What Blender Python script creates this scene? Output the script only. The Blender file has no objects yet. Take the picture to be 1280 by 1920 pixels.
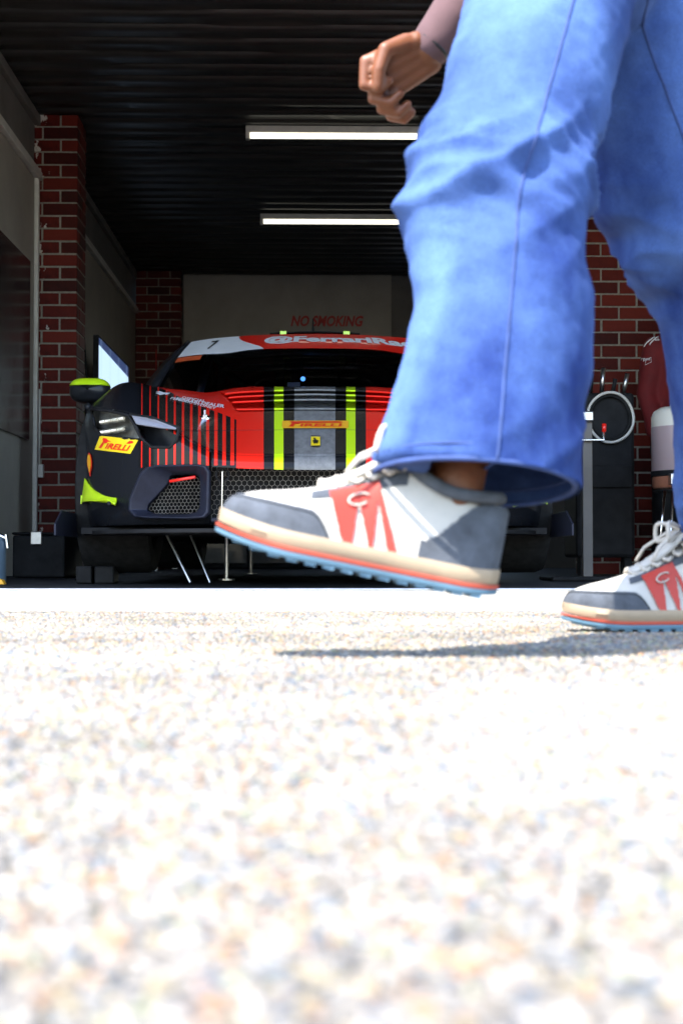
import bpy, bmesh, math, random
import numpy as np
from mathutils import Vector, Matrix, noise
from mathutils.bvhtree import BVHTree
R = math.radians
random.seed(7); rng = np.random.default_rng(7)
sc = bpy.context.scene
C = sc.collection
# ------------------------------------------------------------------ camera, world, sun, exposure
CAM_H = 0.1216
cd = bpy.data.cameras.new('camera'); cam = bpy.data.objects.new('camera', cd); C.objects.link(cam)
cd.sensor_fit = 'VERTICAL'; cd.sensor_height = 36; cd.lens = 50; cd.clip_start = 0.02; cd.clip_end = 2000
cam.location = (0, 0, CAM_H); cam.rotation_euler = (R(90 + 1.826), 0, R(-1.074))
cd.dof.use_dof = True; cd.dof.focus_distance = 5.6; cd.dof.aperture_fstop = 6.7
sc.camera = cam
SUN = Vector((0.36, 0.42, -0.83)).normalized()          # direction the light travels
w = bpy.data.worlds.new('World'); sc.world = w; w.use_nodes = True
nt = w.node_tree; sky = nt.nodes.new('ShaderNodeTexSky'); sky.sky_type = 'NISHITA'; sky.sun_disc = False
sky.sun_elevation = math.asin(-SUN.z); sky.sun_rotation = math.atan2(-SUN.x, -SUN.y)
bgn = nt.nodes['Background']; nt.links.new(sky.outputs[0], bgn.inputs[0]); bgn.inputs[1].default_value = 0.15
sl = bpy.data.lights.new('sun', 'SUN'); sl.energy = 2.6; sl.angle = R(0.53); sl.color = (1, 0.95, 0.88)
so = bpy.data.objects.new('sun', sl); C.objects.link(so); so.location = (2, -6, 12)
so.rotation_euler = SUN.to_track_quat('-Z', 'Y').to_euler()
vs = sc.view_settings; vs.view_transform = 'Standard'; vs.look = 'None'; vs.gamma = 1; vs.exposure = 2.45
sc.cycles.use_denoising = True; sc.cycles.max_bounces = 10; sc.cycles.diffuse_bounces = 5; sc.cycles.transparent_max_bounces = 12
sc.cycles.sample_clamp_indirect = 6
FPX = 50 / 36 * 1920
bpy.context.view_layer.update()
CM = cam.matrix_world.copy()
def ray(px, py):                                           # photo pixel -> viewing direction, used to measure the place
    return (CM.to_3x3() @ Vector(((px - 640) / FPX, (960 - py) / FPX, -1)))
def at(px, py, Y):
    d = ray(px, py); return Vector((0, 0, CAM_H)) + d * (Y / d.y)
# ------------------------------------------------------------------ helpers
class S:                                                   # node sockets with arithmetic
    def __init__(s, nt, o): s.nt, s.o = nt, o
    def m(s, op, b=None, c=None):
        n = s.nt.nodes.new('ShaderNodeMath'); n.operation = op
        for i, v in enumerate((s, b, c)):
            if v is None: continue
            if isinstance(v, S): s.nt.links.new(v.o, n.inputs[i])
            else: n.inputs[i].default_value = v
        return S(s.nt, n.outputs[0])
    def __add__(s, b): return s.m('ADD', b)
    def __sub__(s, b): return s.m('SUBTRACT', b)
    def __mul__(s, b): return s.m('MULTIPLY', b)
    def __truediv__(s, b): return s.m('DIVIDE', b)
    def __gt__(s, b): return s.m('GREATER_THAN', b)
    def __lt__(s, b): return s.m('LESS_THAN', b)
    def abs(s): return s.m('ABSOLUTE')
    def fract(s): return s.m('FRACT')
class Mat:
    def __init__(s, name, col=(.5, .5, .5), rough=.5, metal=0, spec=.5, coat=0, **kw):
        s.m = bpy.data.materials.new(name); s.m.use_nodes = True; s.nt = s.m.node_tree
        s.b = s.nt.nodes['Principled BSDF']; I = s.b.inputs
        I['Base Color'].default_value = (*col, 1); I['Roughness'].default_value = rough; I['Metallic'].default_value = metal
        I['Specular IOR Level'].default_value = spec; I['Coat Weight'].default_value = coat; I['Coat Roughness'].default_value = .04
        for k, v in kw.items(): I[k.replace('_', ' ')].default_value = v
    def node(s, t, **kw):
        n = s.nt.nodes.new(t)
        for k, v in kw.items(): setattr(n, k, v)
        return n
    def coord(s, kind='Object'):
        if not hasattr(s, '_tc'): s._tc = s.node('ShaderNodeTexCoord')
        return s._tc.outputs[kind]
    def link(s, a, b): s.nt.links.new(a.o if isinstance(a, S) else a, b)
    def noise(s, scale, detail=4, rough=.6, stretch=None, kind='Object', dist=0):
        n = s.node('ShaderNodeTexNoise'); n.inputs['Scale'].default_value = scale; n.inputs['Detail'].default_value = detail
        n.inputs['Roughness'].default_value = rough; n.inputs['Distortion'].default_value = dist
        v = s.coord(kind)
        if stretch:
            mp = s.node('ShaderNodeMapping'); mp.inputs['Scale'].default_value = stretch; s.link(v, mp.inputs[0]); v = mp.outputs[0]
        s.link(v, n.inputs['Vector']); return S(s.nt, n.outputs[0])
    def ramp(s, f, stops):
        n = s.node('ShaderNodeValToRGB'); e = n.color_ramp.elements
        while len(e) < len(stops): e.new(.5)
        for k, (p, c) in enumerate(stops): e[k].position = p; e[k].color = (*c, 1) if len(c) == 3 else c
        s.link(f, n.inputs[0]); return n.outputs[0]
    def mix(s, f, a, b, mode='MIX'):
        n = s.node('ShaderNodeMix', data_type='RGBA', blend_type=mode)
        for sock, v in ((n.inputs[0], f), (n.inputs[6], a), (n.inputs[7], b)):
            if isinstance(v, S): s.link(v.o, sock)
            elif isinstance(v, bpy.types.NodeSocket): s.link(v, sock)
            elif isinstance(v, (int, float)): sock.default_value = v
            else: sock.default_value = (*v, 1)
        return n.outputs[2]
    def base(s, sock): s.link(sock, s.b.inputs['Base Color']); return s
    def bump(s, h, strength=.3, dist=.01):
        n = s.node('ShaderNodeBump'); n.inputs['Strength'].default_value = strength; n.inputs['Distance'].default_value = dist
        s.link(h, n.inputs['Height']); s.link(n.outputs[0], s.b.inputs['Normal']); return s
    def vary(s, col, amt=.3, scale=6, bump=0, bscale=60, bd=.003, stretch=None, rough=None):
        n = s.noise(scale, 6, .65, stretch)
        lo = tuple(c * (1 - amt) for c in col); hi = tuple(min(1, c * (1 + amt)) for c in col)
        s.base(s.ramp(n, [(.3, lo), (.7, hi)]))
        if bump: s.bump(s.noise(bscale, 5, .6, stretch), bump, bd)
        if rough:
            r = s.noise(scale * 1.7, 5, .6); s.link((r * (rough[1] - rough[0])) + rough[0], s.b.inputs['Roughness'])
        return s
def wloc(o):
    v = Vector((0, 0, 0))
    while o is not None: v += o.location; o = o.parent
    return v
class MB:                                                  # collects geometry in world space (or a thing's own space)
    def __init__(s): s.v, s.f = [], []
    def add(s, vs, fs):
        n = len(s.v); s.v += [tuple(p) for p in vs]; s.f += [tuple(i + n for i in f) for f in fs]; return s
    def box(s, x0, x1, y0, y1, z0, z1):
        return s.add([(x0, y0, z0), (x1, y0, z0), (x1, y1, z0), (x0, y1, z0), (x0, y0, z1), (x1, y0, z1), (x1, y1, z1), (x0, y1, z1)],
                     [(0, 3, 2, 1), (4, 5, 6, 7), (0, 1, 5, 4), (1, 2, 6, 5), (2, 3, 7, 6), (3, 0, 4, 7)])
    def tube(s, pts, rad, n=10, cap=True, closed=False):
        pts = [Vector(p) for p in pts]; k = len(pts)
        rs = rad if isinstance(rad, (list, tuple)) else [rad] * k
        ref = None; rings = []
        for i, p in enumerate(pts):
            a = pts[(i - 1) % k] if (i or closed) else p; b = pts[(i + 1) % k] if (i < k - 1 or closed) else p
            t = (b - a).normalized()
            if ref is None: ref = Vector((0, 0, 1)) if abs(t.z) < .9 else Vector((1, 0, 0))
            u = (ref - t * ref.dot(t)).normalized(); ref = u; q = t.cross(u)
            rings.append([p + (u * math.cos(2 * math.pi * j / n) + q * math.sin(2 * math.pi * j / n)) * rs[i] for j in range(n)])
        vs = [p for r in rings for p in r]; fs = []
        for i in range(k if closed else k - 1):
            i2 = (i + 1) % k
            for j in range(n): fs.append((i * n + j, i * n + (j + 1) % n, i2 * n + (j + 1) % n, i2 * n + j))
        if cap and not closed: fs += [tuple(range(n))[::-1], tuple((k - 1) * n + j for j in range(n))]
        return s.add(vs, fs)
    def capsule(s, a, b, ra, rb, n=14):
        a, b = Vector(a), Vector(b); d = (b - a); L = d.length; d = d.normalized() if L > 1e-6 else Vector((0, 0, 1))
        pts, rs = [], []
        for k in range(6):
            t = math.pi / 2 * k / 6; pts.append(a - d * ra * math.cos(t)); rs.append(max(.0008, ra * math.sin(t)))
        pts += [a, b]; rs += [ra, rb]
        for k in range(1, 7):
            t = math.pi / 2 * k / 6; pts.append(b + d * rb * math.sin(t)); rs.append(max(.0008, rb * math.cos(t)))
        return s.tube(pts, rs, n)
    def ball(s, c, r, nu=18, nv=12):
        r = (r, r, r) if isinstance(r, (int, float)) else r; vs = []; fs = []
        for i in range(nv + 1):
            th = math.pi * i / nv
            for j in range(nu):
                ph = 2 * math.pi * j / nu
                vs.append((c[0] + r[0] * max(.002, math.sin(th)) * math.cos(ph), c[1] + r[1] * max(.002, math.sin(th)) * math.sin(ph), c[2] + r[2] * math.cos(th)))
        for i in range(nv):
            for j in range(nu): fs.append((i * nu + j, (i + 1) * nu + j, (i + 1) * nu + (j + 1) % nu, i * nu + (j + 1) % nu))
        return s.add(vs, fs + [tuple(range(nu)), tuple(nv * nu + j for j in range(nu))[::-1]])
    def lathe(s, c, prof, n=32, axis='z'):
        vs = []; fs = []; k = len(prof)
        for r, h in prof:
            for j in range(n):
                a = 2 * math.pi * j / n; p, q = r * math.cos(a), r * math.sin(a)
                vs.append((c[0] + p, c[1] + q, c[2] + h) if axis == 'z' else (c[0] + h, c[1] + p, c[2] + q) if axis == 'x' else (c[0] + q, c[1] + h, c[2] + p))
        for i in range(k - 1):
            for j in range(n): fs.append((i * n + j, i * n + (j + 1) % n, (i + 1) * n + (j + 1) % n, (i + 1) * n + j))
        return s.add(vs, fs)
    def grid(s, P, keep=None):                             # P: rows x cols x 3
        nr, nc = len(P), len(P[0]); fs = []
        for i in range(nr - 1):
            for j in range(nc - 1):
                if keep is None or keep(i, j): fs.append((i * nc + j, i * nc + j + 1, (i + 1) * nc + j + 1, (i + 1) * nc + j))
        return s.add([p for r in P for p in r], fs)
    def prism(s, poly, dvec):
        n = len(poly); d = Vector(dvec); a = [Vector(p) for p in poly]
        return s.add(a + [p + d for p in a], [tuple(range(n))[::-1], tuple(range(n, 2 * n))] + [(i, (i + 1) % n, (i + 1) % n + n, i + n) for i in range(n)])
    def build(s, name, mat, parent=None, smooth=False, bevel=0, solid=0, local=False, sub=0, seg=2):
        me = bpy.data.meshes.new(name); o = wloc(parent) if (parent and not local) else Vector((0, 0, 0))
        me.from_pydata([(p[0] - o.x, p[1] - o.y, p[2] - o.z) for p in s.v], [], s.f); me.update()
        bm = bmesh.new(); bm.from_mesh(me)
        loose = [v for v in bm.verts if not v.link_faces]
        if loose: bmesh.ops.delete(bm, geom=loose, context='VERTS')
        if not solid: bmesh.ops.recalc_face_normals(bm, faces=bm.faces)
        bm.to_mesh(me); bm.free()
        ob = bpy.data.objects.new(name, me); C.objects.link(ob); ob.parent = parent
        me.materials.append(mat.m if isinstance(mat, Mat) else mat)
        if smooth:
            for p in me.polygons: p.use_smooth = True
            if smooth != True: me.set_sharp_from_angle(angle=R(smooth))
        if solid: md = ob.modifiers.new('solid', 'SOLIDIFY'); md.thickness = abs(solid); md.offset = 1 if solid < 0 else -1
        if bevel: md = ob.modifiers.new('bevel', 'BEVEL'); md.width = bevel; md.segments = seg; md.limit_method = 'ANGLE'; md.angle_limit = R(40)
        if sub: md = ob.modifiers.new('sub', 'SUBSURF'); md.levels = md.render_levels = sub
        return ob
def tag(o, label, cat, group=None):
    o['label'] = label; o['category'] = cat
    if group: o['group'] = group
    return o
def thing(name, label, cat, loc, group=None):
    o = bpy.data.objects.new(name, None); C.objects.link(o); o.location = loc; o.empty_display_size = .1
    return tag(o, label, cat, group)
def struct(o): o['kind'] = 'structure'; return o
def lerp(a, b, t): return a + (b - a) * t
def sst(a, b, x):
    t = min(1, max(0, (x - a) / (b - a))); return t * t * (3 - 2 * t)
def interp(x, xs, ys): return float(np.interp(x, xs, ys))
def smooth_interp(x, xs, ys):                              # Catmull-Rom through control points
    if x <= xs[0]: return ys[0]
    if x >= xs[-1]: return ys[-1]
    i = max(k for k in range(len(xs)) if xs[k] <= x); i = min(i, len(xs) - 2)
    h = xs[i + 1] - xs[i]; t = (x - xs[i]) / h
    def sl(k):
        a, b = max(0, k - 1), min(len(xs) - 1, k + 1); return (ys[b] - ys[a]) / (xs[b] - xs[a])
    m0, m1 = sl(i) * h, sl(i + 1) * h
    return (2*t**3-3*t*t+1)*ys[i] + (t**3-2*t*t+t)*m0 + (-2*t**3+3*t*t)*ys[i+1] + (t**3-t*t)*m1
def text_geo(body, bold=.012, shear=0, sx=1.0, space=1.0, res=3):
    cu = bpy.data.curves.new('t', 'FONT'); cu.body = body; cu.size = 1; cu.offset = bold; cu.shear = shear; cu.resolution_u = res
    cu.space_character = space; cu.fill_mode = 'BOTH'
    ob = bpy.data.objects.new('t', cu); C.objects.link(ob); bpy.context.view_layer.update()
    me = bpy.data.meshes.new_from_object(ob.evaluated_get(bpy.context.evaluated_depsgraph_get()))
    v = np.array([p.co[:2] for p in me.vertices]); f = [tuple(p.vertices) for p in me.polygons]
    bpy.data.objects.remove(ob); bpy.data.meshes.remove(me)
    lo, hi = v.min(0), v.max(0); v = (v - lo) / (hi - lo)   # normalised to the unit square
    return v, f
def map_geo(v, f, fn):
    return MB().add([fn(a, b) for a, b in v], f)
# ------------------------------------------------------------------ materials
M = {}
def emis(name, col, st):
    m = Mat(name, (.8, .8, .8)); m.b.inputs['Emission Color'].default_value = (*col, 1); m.b.inputs['Emission Strength'].default_value = st; return m
m = M['asphalt'] = Mat('asphalt_binder', rough=.9)
vo = m.node('ShaderNodeTexVoronoi'); vo.inputs['Scale'].default_value = 115; m.link(m.coord(), vo.inputs['Vector'])
sp_ = m.node('ShaderNodeSeparateColor'); m.link(vo.outputs['Color'], sp_.inputs[0])
st_ = m.ramp(S(m.nt, sp_.outputs[0]), [(.0, (.05, .065, .09)), (.2, (.10, .09, .08)), (.45, (.15, .145, .135)), (.65, (.20, .165, .11)), (.85, (.19, .185, .18)), (1.0, (.20, .11, .05))])
m.base(m.mix((S(m.nt, vo.outputs['Distance']) > .55), st_, (.05, .048, .043))); m.bump((S(m.nt, vo.outputs['Distance']) * -1.0), .7, .004)
m = M['stone'] = Mat('aggregate_stone', rough=.75)
at_ = m.node('ShaderNodeAttribute', attribute_name='Col'); m.base(m.mix(.35, at_.outputs[0], m.ramp(m.noise(160, 4), [(.3, (.3, .3, .3)), (.7, (.8, .8, .8))]), 'OVERLAY')); m.bump(m.noise(400, 3), .25, .001)
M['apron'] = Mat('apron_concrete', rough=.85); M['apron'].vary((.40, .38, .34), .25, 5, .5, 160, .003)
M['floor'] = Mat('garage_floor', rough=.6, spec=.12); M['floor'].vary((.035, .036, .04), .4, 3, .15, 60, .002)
M['steel'] = Mat('steel', (.5, .5, .5), .3, 1); M['steel'].vary((.5, .5, .5), .2, 14)
M['chrome'] = Mat('chrome', (.8, .8, .82), .12, 1)
M['wall'] = Mat('white_board', rough=.55); M['wall'].vary((.31, .275, .23), .14, 2.2, .12, 40, .002)
M['fibro'] = Mat('grey_fibro', rough=.7); M['fibro'].vary((.15, .135, .12), .2, 3, .2, 50, .002)
M['trim'] = Mat('painted_trim', rough=.45); M['trim'].vary((.55, .52, .47), .15, 9)
M['ceil'] = Mat('black_ceiling_steel', rough=.34, spec=.5); m = M['ceil']; m.vary((.022, .020, .019), .5, 4, .35, 1, .01, (.5, 5, 5), (.25, .5))
M['mortar'] = Mat('mortar', rough=.9); M['mortar'].vary((.27, .245, .20), .25, 40, .4, 200, .002)
m = M['brick'] = Mat('red_brick', rough=.55, spec=.15)
oi = m.node('ShaderNodeObjectInfo'); rnd = S(m.nt, oi.outputs['Random'])
n1 = m.noise(22, 6, .7)
bc = m.ramp((n1 * .4) + (rnd * .6), [(.15, (.030, .004, .003)), (.45, (.085, .007, .004)), (.8, (.15, .016, .008))])
m.base(bc); m.bump(m.noise(90, 6, .7), .35, .003)
m = M['brick_flaked'] = Mat('red_brick_flaked_paint', rough=.55, spec=.15)
n1 = m.noise(22, 6, .7); bc = m.ramp(n1, [(.25, (.035, .003, .002)), (.5, (.09, .007, .004)), (.8, (.14, .013, .007))])
n2 = m.noise(17, 5, .6, (1, 1, .6)); n2.o.node.noise_dimensions = '4D'; oi = m.node('ShaderNodeObjectInfo'); m.link(S(m.nt, oi.outputs['Random']) * 40, n2.o.node.inputs['W']); sx = m.node('ShaderNodeSeparateXYZ'); m.link(m.coord(), sx.inputs[0])
edge = (S(m.nt, sx.outputs[0]) * -1.6) + n2
m.base(m.mix(edge > .57, bc, (.55, .5, .44))); m.bump(n1, .3, .003)
M['gloss_black'] = Mat('gloss_black_board', (.012, .014, .018), .22, spec=.5); M['gloss_black'].vary((.010, .011, .014), .4, 4, 0, 6, .01, None, (.12, .3))
M['black'] = Mat('satin_black', (.012, .012, .013), .6, spec=.15); M['black'].vary((.012, .012, .013), .5, 12, .1, 80, .001)
M['rubber'] = Mat('rubber', (.015, .015, .015), .8, spec=.15); M['rubber'].vary((.016, .016, .016), .4, 30, .3, 120, .001)
M['carbon'] = Mat('carbon_black', (.014, .015, .018), .3, coat=.15, spec=.25); M['carbon'].vary((.014, .015, .018), .5, 18, .06, 90, .001)
M['duct'] = Mat('satin_navy_black', (.016, .019, .03), .5, spec=.22); M['duct'].vary((.012, .014, .026), .35, 15, .1, 100, .001)
M['wire'] = Mat('mesh_wire', (.30, .29, .27), .45, .7); M['wire'].vary((.34, .32, .29), .4, 30)
M['neon'] = Mat('fluorescent_yellow', (.55, .78, .01), .35, coat=.5); M['neon'].vary((.55, .80, .01), .08, 12)
M['red'] = Mat('red_paint', (.85, .02, .010), .3, coat=.6); M['red'].vary((.85, .02, .010), .06, 10)
M['deepred'] = Mat('red_letter', (.45, .02, .015), .6); M['deepred'].vary((.45, .02, .015), .25, 20)
M['white'] = Mat('white_vinyl', (.75, .75, .76), .4); M['white'].vary((.75, .75, .76), .05, 10)
M['yellow'] = Mat('yellow_vinyl', (.85, .62, .015), .4); M['yellow'].vary((.85, .62, .015), .06, 20)
M['orange'] = Mat('orange_yellow_vinyl', (.85, .42, .02), .4); M['orange'].vary((.85, .42, .02), .06, 20)
M['coral_tab'] = Mat('orange_tab', (.6, .1, .03), .4); M['coral_tab'].vary((.6, .1, .03), .2, 30)
M['ink'] = Mat('black_vinyl', (.01, .01, .01), .4); M['ink'].vary((.01, .01, .01), .3, 30)
M['lens'] = emis('led_lens', (1, .97, .82), .09); M['lens'].b.inputs['Roughness'].default_value = .2; M['lens'].vary((.8, .8, .74), .25, 60, .6, 160, .004)
M['blade'] = Mat('pale_blade', (.55, .57, .62), .25); M['blade'].vary((.20, .21, .26), .15, 12)
M['lamp_housing'] = Mat('lamp_reflector', (.45, .44, .40), .3, .3); M['lamp_housing'].vary((.30, .29, .27), .5, 24, .2, 60, .004)
def glass(name, tint, ior=1.45, rough=.02):
    m = Mat(name); m.nt.nodes.remove(m.b); out = m.nt.nodes['Material Output']
    t = m.node('ShaderNodeBsdfTransparent'); t.inputs[0].default_value = (*tint, 1)
    g = m.node('ShaderNodeBsdfGlossy'); g.inputs['Roughness'].default_value = rough
    f = m.node('ShaderNodeFresnel'); f.inputs[0].default_value = ior
    x = m.node('ShaderNodeMixShader'); m.link(f.outputs[0], x.inputs[0]); m.link(t.outputs[0], x.inputs[1]); m.link(g.outputs[0], x.inputs[2]); m.link(x.outputs[0], out.inputs[0])
    return m
M['glass'] = glass('windscreen_glass', (.30, .33, .38)); M['clear'] = glass('clear_lens', (.82, .84, .84))
M['tube'] = emis('fluorescent_tube', (1, .97, .80), .38)
# livery: stripes laid along the bonnet, tapering towards the nose, in the car's own coordinates
NOSE = 5.24
def livery():
    m = Mat('racing_livery', rough=.3, coat=.06, spec=.12); sx = m.node('ShaderNodeSeparateXYZ'); m.link(m.coord(), sx.inputs[0])
    x, v, z = (S(m.nt, sx.outputs[i]) for i in range(3))
    p = x.abs() / (v + NOSE) * FPX
    ph = ((p - 146.8) / 15.4).fract()
    hw = ((p - 147) * -.0155) + 3.7
    line = ((ph - .5).abs() * 15.4) < hw
    vb = ((p - 147) * .0033) + .60
    pin = m.mix(line, (.008, .008, .009), (.85, .02, .010))
    side = m.mix(v > vb, pin, (.85, .02, .010))
    side = m.mix(p > 330, side, (.010, .011, .014))
    side = m.mix(z < .462, side, (.010, .011, .014))
    c = m.mix(p > 147, (.85, .02, .010), side)
    c = m.mix(p < 96, c, (.010, .010, .011))
    c = m.mix(((p - 67.5).abs() < 8.7), c, (.55, .80, .01))
    g = m.noise(40, 4, .6, (1, .15, 1)); grey = m.ramp(g, [(.3, (.13, .13, .13)), (.7, (.21, .21, .21))])
    c = m.mix(p < 38.5, c, grey)
    dirt = m.noise(70, 6, .7); c = m.mix((dirt > .70) * .25, c, (.25, .22, .18))
    m.base(c); r = m.noise(9, 4); m.link((r * .16) + .14, m.b.inputs['Roughness']); return m
M['livery'] = livery()
# ------------------------------------------------------------------ ground
g = MB().box(-300, 300, -200, 400, -.5, 0); struct(g.build('ground', M['asphalt']))
def stones():
    P = []
    y = .16
    while y < 3.22:
        pitch = .0066 if y < 1.5 else .0088
        hw = .28 + .34 * y; n = int(2 * hw / pitch)
        xs = -hw + .06 * y + np.arange(n) * pitch + rng.normal(0, pitch * .28, n); ys = y + rng.normal(0, pitch * .28, n)
        P.append(np.stack([xs, ys, np.full(n, pitch)], 1)); y += pitch * .93
    P = np.concatenate(P); P = P[(P[:, 1] < 3.205)]
    P = P[rng.random(len(P)) > .10]; n = len(P)
    r = P[:, 2] * rng.uniform(.30, .66, n); h = rng.uniform(.0006, .0030, n) * np.where(P[:, 2] > .009, .9, 1)
    k = 7; a = np.arange(k) * 2 * np.pi / k
    jit = rng.uniform(.78, 1.2, (n, k)); el = rng.uniform(.7, 1.25, n); rot = rng.uniform(0, 6.28, n)
    V = np.zeros((n, 2 * k + 1, 3))
    for ring, (rr, hh) in enumerate(((1.0, 0), (.72, .8))):
        ex = np.cos(a)[None] * r[:, None] * jit * rr * el[:, None]; ey = np.sin(a)[None] * r[:, None] * jit * rr / el[:, None]
        V[:, ring*k:(ring+1)*k, 0] = P[:, 0, None] + ex * np.cos(rot)[:, None] - ey * np.sin(rot)[:, None]
        V[:, ring*k:(ring+1)*k, 1] = P[:, 1, None] + ex * np.sin(rot)[:, None] + ey * np.cos(rot)[:, None]
        V[:, ring*k:(ring+1)*k, 2] = (h * hh)[:, None] * rng.uniform(.8, 1.15, (n, k)) - (.001 if ring == 0 else 0)
    V[:, 2*k, 0] = P[:, 0]; V[:, 2*k, 1] = P[:, 1]; V[:, 2*k, 2] = h
    F = [];
    for j in range(k):
        j2 = (j + 1) % k; F += [(j, j2, k + j2), (j, k + j2, k + j), (k + j, k + j2, 2 * k)]
    F = np.array(F); nv = 2 * k + 1
    faces = (F[None] + (np.arange(n) * nv)[:, None, None]).reshape(-1, 3)
    me = bpy.data.meshes.new('aggregate'); me.vertices.add(n * nv); me.vertices.foreach_set('co', V.reshape(-1))
    nf = len(faces); me.loops.add(nf * 3); me.loops.foreach_set('vertex_index', faces.reshape(-1).astype(np.int32))
    me.polygons.add(nf); me.polygons.foreach_set('loop_start', np.arange(0, nf * 3, 3, dtype=np.int32))
    me.update(); me.validate()
    pal = np.array([(.52, .49, .45), (.44, .43, .42), (.62, .53, .33), (.25, .33, .43), (.66, .64, .61), (.58, .32, .13), (.30, .26, .22), (.15, .19, .26), (.56, .36, .27), (.50, .56, .34)])
    pal = pal * .72 + .28 * np.array((.46, .455, .44))
    ci = rng.choice(len(pal), n, p=[.2, .17, .13, .09, .14, .05, .08, .06, .04, .04]); col = pal[ci] ** 1.15 * np.array((.435, .415, .385)) * rng.uniform(.75, 1.2, (n, 1))
    patch_ = np.array([noise.noise((x * 2.2, y * 3.1, 5)) + .6 * noise.noise((x * 7, y * 9, 1)) for x, y in P[:, :2]]); col = col * (1 + .38 * patch_)[:, None]   # stained and worn areas
    A = np.ones((n, nv, 4)); A[:, :, :3] = col[:, None]
    at = me.color_attributes.new('Col', 'FLOAT_COLOR', 'POINT'); at.data.foreach_set('color', A.reshape(-1))
    me.materials.append(M['stone'].m); o = bpy.data.objects.new('aggregate_stones', me); C.objects.link(o)
    o['kind'] = 'stuff'; o['label'] = 'pale mixed aggregate stones bedded in the sunlit paving'; return o
stones()
# concrete apron strip, sheet with a rough near edge
P = []
for i, yy in enumerate((3.2, 3.26, 3.6, 4.2, 5.08)):
    P.append([(x, yy + (.035 * noise.noise((x * 3, 0, 0)) + .012 * noise.noise((x * 25, 4, 0)) if i == 0 else 0), .004 if i else .0005) for x in np.linspace(-8, 8, 420)])
struct(MB().grid(P).build('concrete_apron', M['apron'], smooth=True))
FY = 5.08
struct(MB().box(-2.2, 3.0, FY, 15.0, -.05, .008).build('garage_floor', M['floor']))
tag(MB().box(-1.86, 2.75, FY - .03, FY + .05, -.02, .012).build('door_sill', M['steel'], bevel=.003), 'thin steel door sill across the garage threshold', 'sill')
# ------------------------------------------------------------------ garage shell
LX, RX, BY, CZ = -1.86, 2.75, 15.0, 3.12
E0 = 5.06 - 3.12 * SUN.y / -SUN.z
def ceiling():
    prof = []; y = E0; pitch = .216
    while y < BY:
        prof += [(y, CZ), (y + .118, CZ), (y + .128, CZ - .012), (y + .140, CZ - .024), (y + .178, CZ - .026), (y + .188, CZ - .013), (y + .200, CZ)]
        y += pitch
    xs = np.linspace(LX - .6, RX + .6, 40)
    P = [[(x, yy, zz + .0035 * noise.noise((x * 1.7, yy * 3, 0)) ) for x in xs] for yy, zz in prof]
    o = MB().grid(P).build('ceiling', M['ceil'], smooth=50); struct(o)
    struct(MB().box(-9, 9, E0, BY + .3, CZ + .03, CZ + .30).build('roof', M['fibro']))
    MBf = MB().box(-9, 9, E0 - .03, E0 - .002, CZ - .05, CZ + .32); tag(MBf.build('roof_fascia', M['trim']), 'painted fascia board along the front edge of the roof', 'fascia')
ceiling()
wl = thing('left_wall', 'white boarded side wall of the garage behind the brick pier', 'wall', (LX, 10, 0))
MB().box(LX - .16, LX - .02, FY, BY, 0, CZ).build('upper_lining', M['fibro'], wl)
MB().box(LX - .02, LX, FY + .1, 9.46, .0, 2.64).build('board', M['wall'], wl, bevel=.003)
MB().box(LX - .02, LX, 9.92, BY - .01, .0, 2.64).build('board', M['wall'], wl, bevel=.003)
MB().box(LX - .021, LX + .035, FY + .1, 9.50, 2.645, 2.70).build('ledge', M['trim'], wl, bevel=.004)
MB().box(LX - .021, LX + .035, 9.92, BY - .01, 2.645, 2.70).build('ledge', M['trim'], wl, bevel=.004)
MB().box(LX + .001, LX + .03, 9.40, 9.44, .0, 2.64).build('cover_strip', M['trim'], wl, bevel=.004)
MB().box(LX - .02, LX + .02, FY + .1, BY - .02, CZ - .10, CZ - .035).build('cornice', M['fibro'], wl, bevel=.004)
wr = thing('right_wall', 'dark boarded side wall at the right of the garage', 'wall', (RX, 10, 0))
MB().box(RX + .02, RX + .16, FY, BY, 0, CZ).build('lining', M['fibro'], wr)
MB().box(RX, RX + .02, FY + .1, BY - .01, 0, 2.64).build('board', M['wall'], wr, bevel=.003)
# front facade either side of the opening
for nm, x0, x1, lab in (('left', -9, LX - .02, 'left'), ('right', RX + .02, 9, 'right')):
    tag(MB().box(x0, x1, FY, FY + .22, 0, CZ).build('facade_wall', M['fibro'], bevel=.01), f'plain grey facade wall on the {lab} of the garage opening', 'wall')
# rear wall with an open doorway at the right
DX0, DX1, DZ = .86, 1.72, 2.26
rw = thing('rear_wall', 'off-white rear wall with red warning letters and a doorway', 'wall', (0, BY, 0))
MB().box(LX, DX0, BY, BY + .12, 0, CZ).box(DX1, RX + .02, BY, BY + .12, 0, CZ).box(DX0, DX1, BY, BY + .12, DZ, CZ).build('masonry', M['fibro'], rw)
xl = at(345, 600, BY).x
MB().box(xl, DX0 - .05, BY - .03, BY - .002, 0, at(500, 512, BY - .03).z).build('board', M['wall'], rw, bevel=.004)
MB().box(DX0 - .048, DX0 + .01, BY - .04, BY + .13, 0, DZ + .05).box(DX1 - .01, DX1 + .05, BY - .04, BY + .13, 0, DZ + .05).box(DX0 + .012, DX1 - .012, BY - .04, BY + .13, DZ, DZ + .05).build('door_frame', M['trim'], rw, bevel=.004)
v, f = text_geo('NO SMOKING', .035, .25, 1)
a, b = at(545, 612, BY - .034), at(681, 592, BY - .034)
map_geo(v, f, lambda s, t: (lerp(a.x, b.x, s), BY - .034, lerp(a.z, b.z, t))).build('warning_lettering', M['deepred'], rw)
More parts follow.
